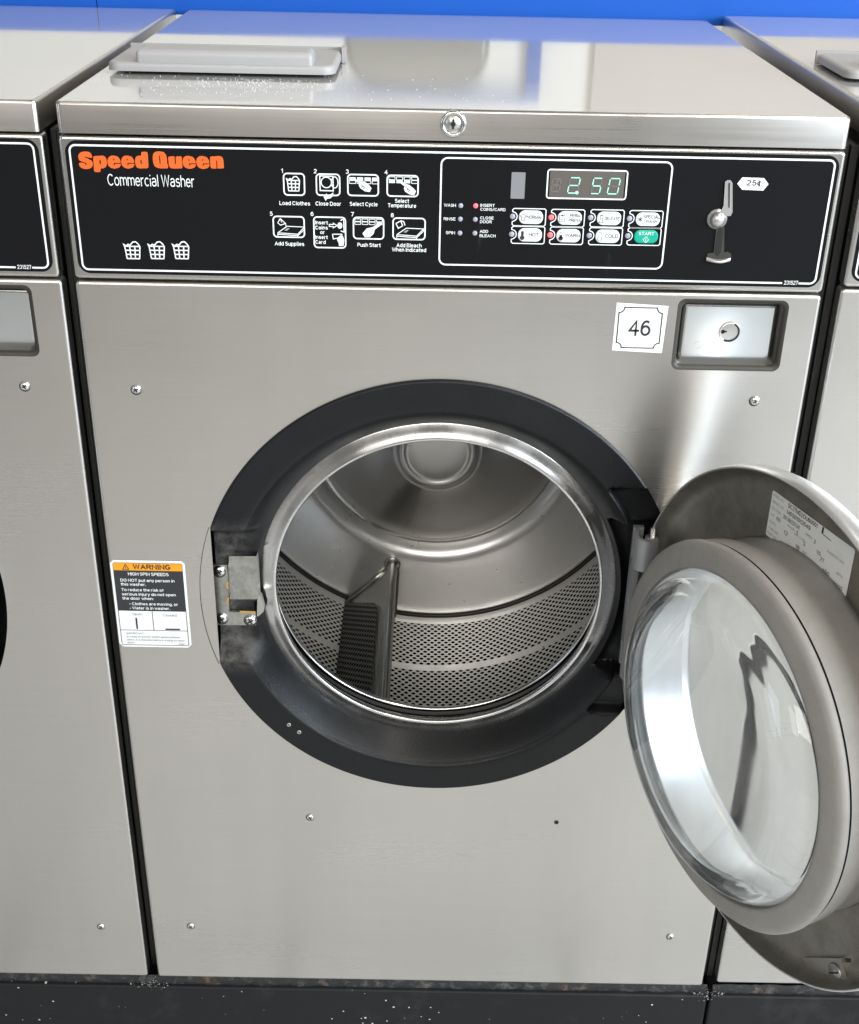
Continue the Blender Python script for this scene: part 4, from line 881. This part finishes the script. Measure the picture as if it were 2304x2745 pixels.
# door: built closed about its hinge line, then swung open
DC = (GX - HX, -.004 - HY, .5335)           # centre of the rim, local to the hinge line
def dmb(): return MB().fr(DC, (-1, 0, 0), (0, 0, 1), (0, 1, 0))
mb = dmb()
mb.lathe([(.1580, -.0195), (.2060, -.0195), (.2150, -.0182), (.2210, -.0150), (.2240, -.0090), (.2262, -.0030), (.2273, 0.)], 160, 'door')
mb.lathe([(.2273, 0.), (.2281, .0006), (.2290, 0.), (.2300, -.0060), (.2297, -.0140), (.2265, -.0210), (.2180, -.0290), (.2020, -.0320), (.1800, -.0320), (.1650, -.0310), (.1590, -.0290), (.1575, -.0250), (.1580, -.0195)], 160, 'doorskin')
door = mb.build('door', wash, (HX, HY, 0))
mb = dmb()
mb.lathe([(.1580, -.0195), (.1655, -.0195), (.1650, -.0120), (.1640, -.0020), (.1650, .0060), (.1690, .0160), (.1700, .0300), (.1704, .0345)], 160, 'gasket')
mb.lathe([(.1704, .0345), (.1670, .0352), (.1670, .0362), (.1708, .0366)], 160, 'black')
mb.lathe([(.1708, .0366), (.1718, .0380), (.1714, .0406), (.1690, .0432), (.1640, .0452), (.1560, .0466), (.1520, .0474), (.1490, .0478), (.1482, .0472), (.1478, .0440), (.1478, .0300)], 160, 'gasket')
mb.lathe([(.1478, .0300), (.1500, .0100), (.1580, -.0195)], 160, 'doorskin')
mb.build('door_gasket', door)
mb = dmb()
mb.fr(DC, (-1, 0, 0), (0, 0, 1), (0, 1, 0)); out = [(.1474, .0380), (.1462, .0450), (.1430, .0506), (.1385, .0560), (.1330, .0610), (.1270, .0648), (.1190, .0672), (.1090, .0684), (.0900, .0692), (.0500, .0702), (0, .0706)]
inn = [(0, .0656), (.0500, .0652), (.0900, .0642), (.1080, .0632), (.1170, .0612), (.1240, .0575), (.1300, .0520), (.1350, .0460), (.1405, .0400), (.1435, .0340), (.1460, .0330)]
mb.lathe(fine(out), 192, 'glass'); mb.lathe(fine(inn) + [out[0]], 192, 'glass'); mb.build('door_glass', door)
# rating label on the dish of the door
mb = dmb(); e = -.0192
A0, A1, B0, B1 = -.0604, .0516, .1566, .1990
mb.fill([rr(A0, B0, A1, B1, .002, 4)], e, 'paper')
def rl(s_, u, v, h, w, ink='faint', bold=0.): mb.text(s_, A0 + u * .112, B0 + (1 - v) * .0424, h, e + .0002, ink, bold, 'L', width=w * .112)
rl('MODEL NO.', .02, .10, .0021, .13); rl('SC27MD2OU60001', .21, .12, .0040, .36, 'dark', .01)
rl('SERIAL NO.', .02, .24, .0021, .15); rl('M0501013549', .21, .26, .0038, .29, 'dark', .01)
rl('VOLTAGE', .02, .38, .0021, .12); rl('200-208/220-240', .17, .40, .0036, .21, 'dark')
rl('60', .10, .54, .0034, .05, 'dark'); rl('HZ', .03, .52, .0020, .04); rl('PHASE', .24, .50, .0020, .09); rl('1', .35, .52, .0032, .02, 'dark'); rl('WIRES', .45, .40, .0020, .09); rl('2', .56, .44, .0034, .025, 'dark')
rl('AMPS', .02, .68, .0020, .09); rl('12', .21, .70, .0036, .05, 'dark'); rl('MAX. LOAD', .33, .56, .0020, .14); rl('3', .45, .64, .0032, .025, 'dark'); rl('15', .61, .60, .0034, .05, 'dark')
rl('FUSE SIZE', .03, .82, .0020, .12); rl('18', .37, .80, .0036, .05, 'dark'); rl('KG', .46, .78, .0020, .05); rl('27', .66, .68, .0034, .05, 'dark')
rl('PART NO.', .02, .94, .0020, .12); rl('Y200019', .19, .97, .0040, .17, 'dark'); rl('MAX. RPM', .42, .88, .0020, .14); rl('450', .70, .86, .0036, .09, 'dark'); rl('DATE', .62, .94, .0020, .08); rl('60000', .82, .95, .0036, .13, 'dark')
rl('MADE IN USA', .72, .42, .0022, .20); rl('RPM', .86, .70, .0020, .07)
mb.fill([rr(A0 + .0700, B1 - .0062, A0 + .0722, B1 - .0004, .0001, 1)], e + .0002, 'dark')
mb.stroke([(A0 + .0722, B1 - .0062), (A0 + .0830, B1 - .0068)], .0007, e + .0002, 'dark')
mb.build('rating_label', door)
# latch tongue and its screw on the dish
mb = dmb()
def lbar(a0, b0, a1, b1, w, d0, d1, mt):
    v_ = Vector((a1 - a0, b1 - b0)).normalized(); n_ = Vector((-v_.y, v_.x)) * w / 2
    pl = [(a0 - n_.x, b0 - n_.y), (a1 - n_.x, b1 - n_.y), (a1 + n_.x, b1 + n_.y), (a0 + n_.x, b0 + n_.y)]
    mb.fill([pl], d1, mt)
    for i in range(4):
        a, b = pl[i], pl[(i + 1) % 4]; mb.add([mb.p(*a, d0), mb.p(*b, d0), mb.p(*b, d1), mb.p(*a, d1)], [(0, 1, 2, 3)], mt)
lbar(.103, -.1995, .147, -.1575, .021, -.0194, -.0150, 'door')
lbar(.101, -.1900, .147, -.1470, .004, -.0194, -.0190, 'black')
c = (.1375, -.1685); mb.fr(DC + 0 * Vector() if False else (DC[0] - c[0], DC[1] - .0150, DC[2] + c[1]), (-1, 0, 0), (0, 0, 1), (0, 1, 0)); mb.lathe([(.0085, 0.), (.0085, .001), (.0075, .0018), (0, .0019)], 24, 'dirtyzinc'); mb.stroke([(-.005, -.005), (.005, .005)], .0016, .0023, 'black')
mb.build('door_latch', door)
mb = dmb(); lbar(.172, -.080, .186, -.030, .014, -.0194, -.011, 'zinc'); c = (.178, -.082); mb.fr((DC[0] - c[0], DC[1] - .011, DC[2] + c[1]), (-1, 0, 0), (0, 0, 1), (0, 1, 0)); mb.lathe([(.007, 0), (.006, .003), (0, .004)], 20, 'chrome'); mb.build('latch_bracket', door)

# ------------------------------------------------------------------ the two neighbours: copies with the door shut
def copy_tree(o, parent=None, skip=()):
    c = o.copy(); C.objects.link(c); c.parent = parent
    for ch in list(o.children):
        if ch.name.split('.')[0] in skip: continue
        copy_tree(ch, c, skip)
    return c
lw = copy_tree(wash, None, ('number_sticker',)); lw.location = (-.6720, 0, .0005)
lw['label'] = 'steel washer with its door shut, cut off by the left edge of the photo'
rw = copy_tree(wash, None, ('number_sticker',)); rw.location = (.6762, 0, .0060)
rw['label'] = 'steel washer behind the open round door, mostly beyond the right edge'
door.rotation_euler = (0, 0, radians(111))

# ------------------------------------------------------------------ fillers in the gaps, powder on the lid, grime along the plinth
for x0, x1, lab in ((-.3415, -.3305, 'black filler strip in the narrow gap between the left washer and the open washer'), (.3306, .3458, 'black filler strip in the wider gap between the open washer and the right washer')):
    mb = MB(); w_ = x1 - x0; e = .0004
    mb.box(x0 + e, .020, .0, x0 + w_ * .44, .055, .984, 'cab'); mb.box(x0 + w_ * .44, .026, .0, x0 + w_ * .54, .05, .984, 'black'); mb.box(x0 + w_ * .54, .018, .0, x1 - e, .055, .984, 'cab')
    tag(mb.build('gap_filler'), lab, 'filler strip', 'black strips between the washers')
mb = MB()
for i in range(12):
    pass
def grime(x0, x1, label):
    mb = MB(); n_ = 160; loops = [[], [], []]
    for i in range(n_ + 1):
        x = x0 + (x1 - x0) * i / n_; j = random.uniform(-.0014, .0014)
        loops[0].append((x, .0035 + random.uniform(0, .002), -.0002)); loops[1].append((x, .0012 + j, -.0065 + j)); loops[2].append((x, .0012 + random.uniform(0, .002), -.0150))
    mb.rail(loops[::-1], 'dirt', True, False)
    return tag(mb.build('sealant_bead'), label, 'sealant', 'grimy sealant along the plinth')
grime(-1.4, .337, 'grimy rust stained sealant along the foot of the open washer'); grime(.3435, 1.4, 'grimy sealant along the foot of the right hand washer')
mb = MB()
for i in range(330):
    if i < 250: x = random.gauss(-.180, .036); y = .128 - abs(random.gauss(0, .042))
    else: x = random.uniform(-.32, .05); y = random.uniform(.03, .165)
    if y < .01 or x < -.32: continue
    r = random.uniform(.0002, .0006); c = Vector((x, y, 1.0106 + r * .7))
    vs = [c + Vector(q) * r for q in ((1, 0, 0), (0, 1, 0), (-1, 0, 0), (0, -1, 0), (0, 0, 1), (0, 0, -.7))]
    mb.add(vs, [(0, 1, 4), (1, 2, 4), (2, 3, 4), (3, 0, 4), (1, 0, 5), (2, 1, 5), (3, 2, 5), (0, 3, 5)], 'white')
tag(mb.build('detergent_powder'), 'white specks of spilt detergent powder on the lid before the tray', 'powder', kind='stuff')
# lint and powder caught where the gaps meet the plinth
mb = MB()
for cx, n_ in ((-.3365, 70), (.3392, 60)):
    for i in range(n_):
        x = random.gauss(cx, .010); z = -.006 + random.gauss(0, .005); y = -.0015 - random.random() * .003
        if abs(x - cx) > .007 and z > -.0035: z = -.006
        r = random.uniform(.0003, .0011); c = Vector((x, y - .001, z)); q = [c + Vector((random.uniform(-1, 1), random.uniform(-.7, 0), random.uniform(-1, 1))) * r * 1.5 for k in range(4)]
        mb.add(q, [(0, 1, 2), (0, 2, 3), (0, 3, 1), (1, 3, 2)], 'lint')
tag(mb.build('lint'), 'pale lint and powder caught in the corners at the foot of the gaps', 'lint', kind='stuff')
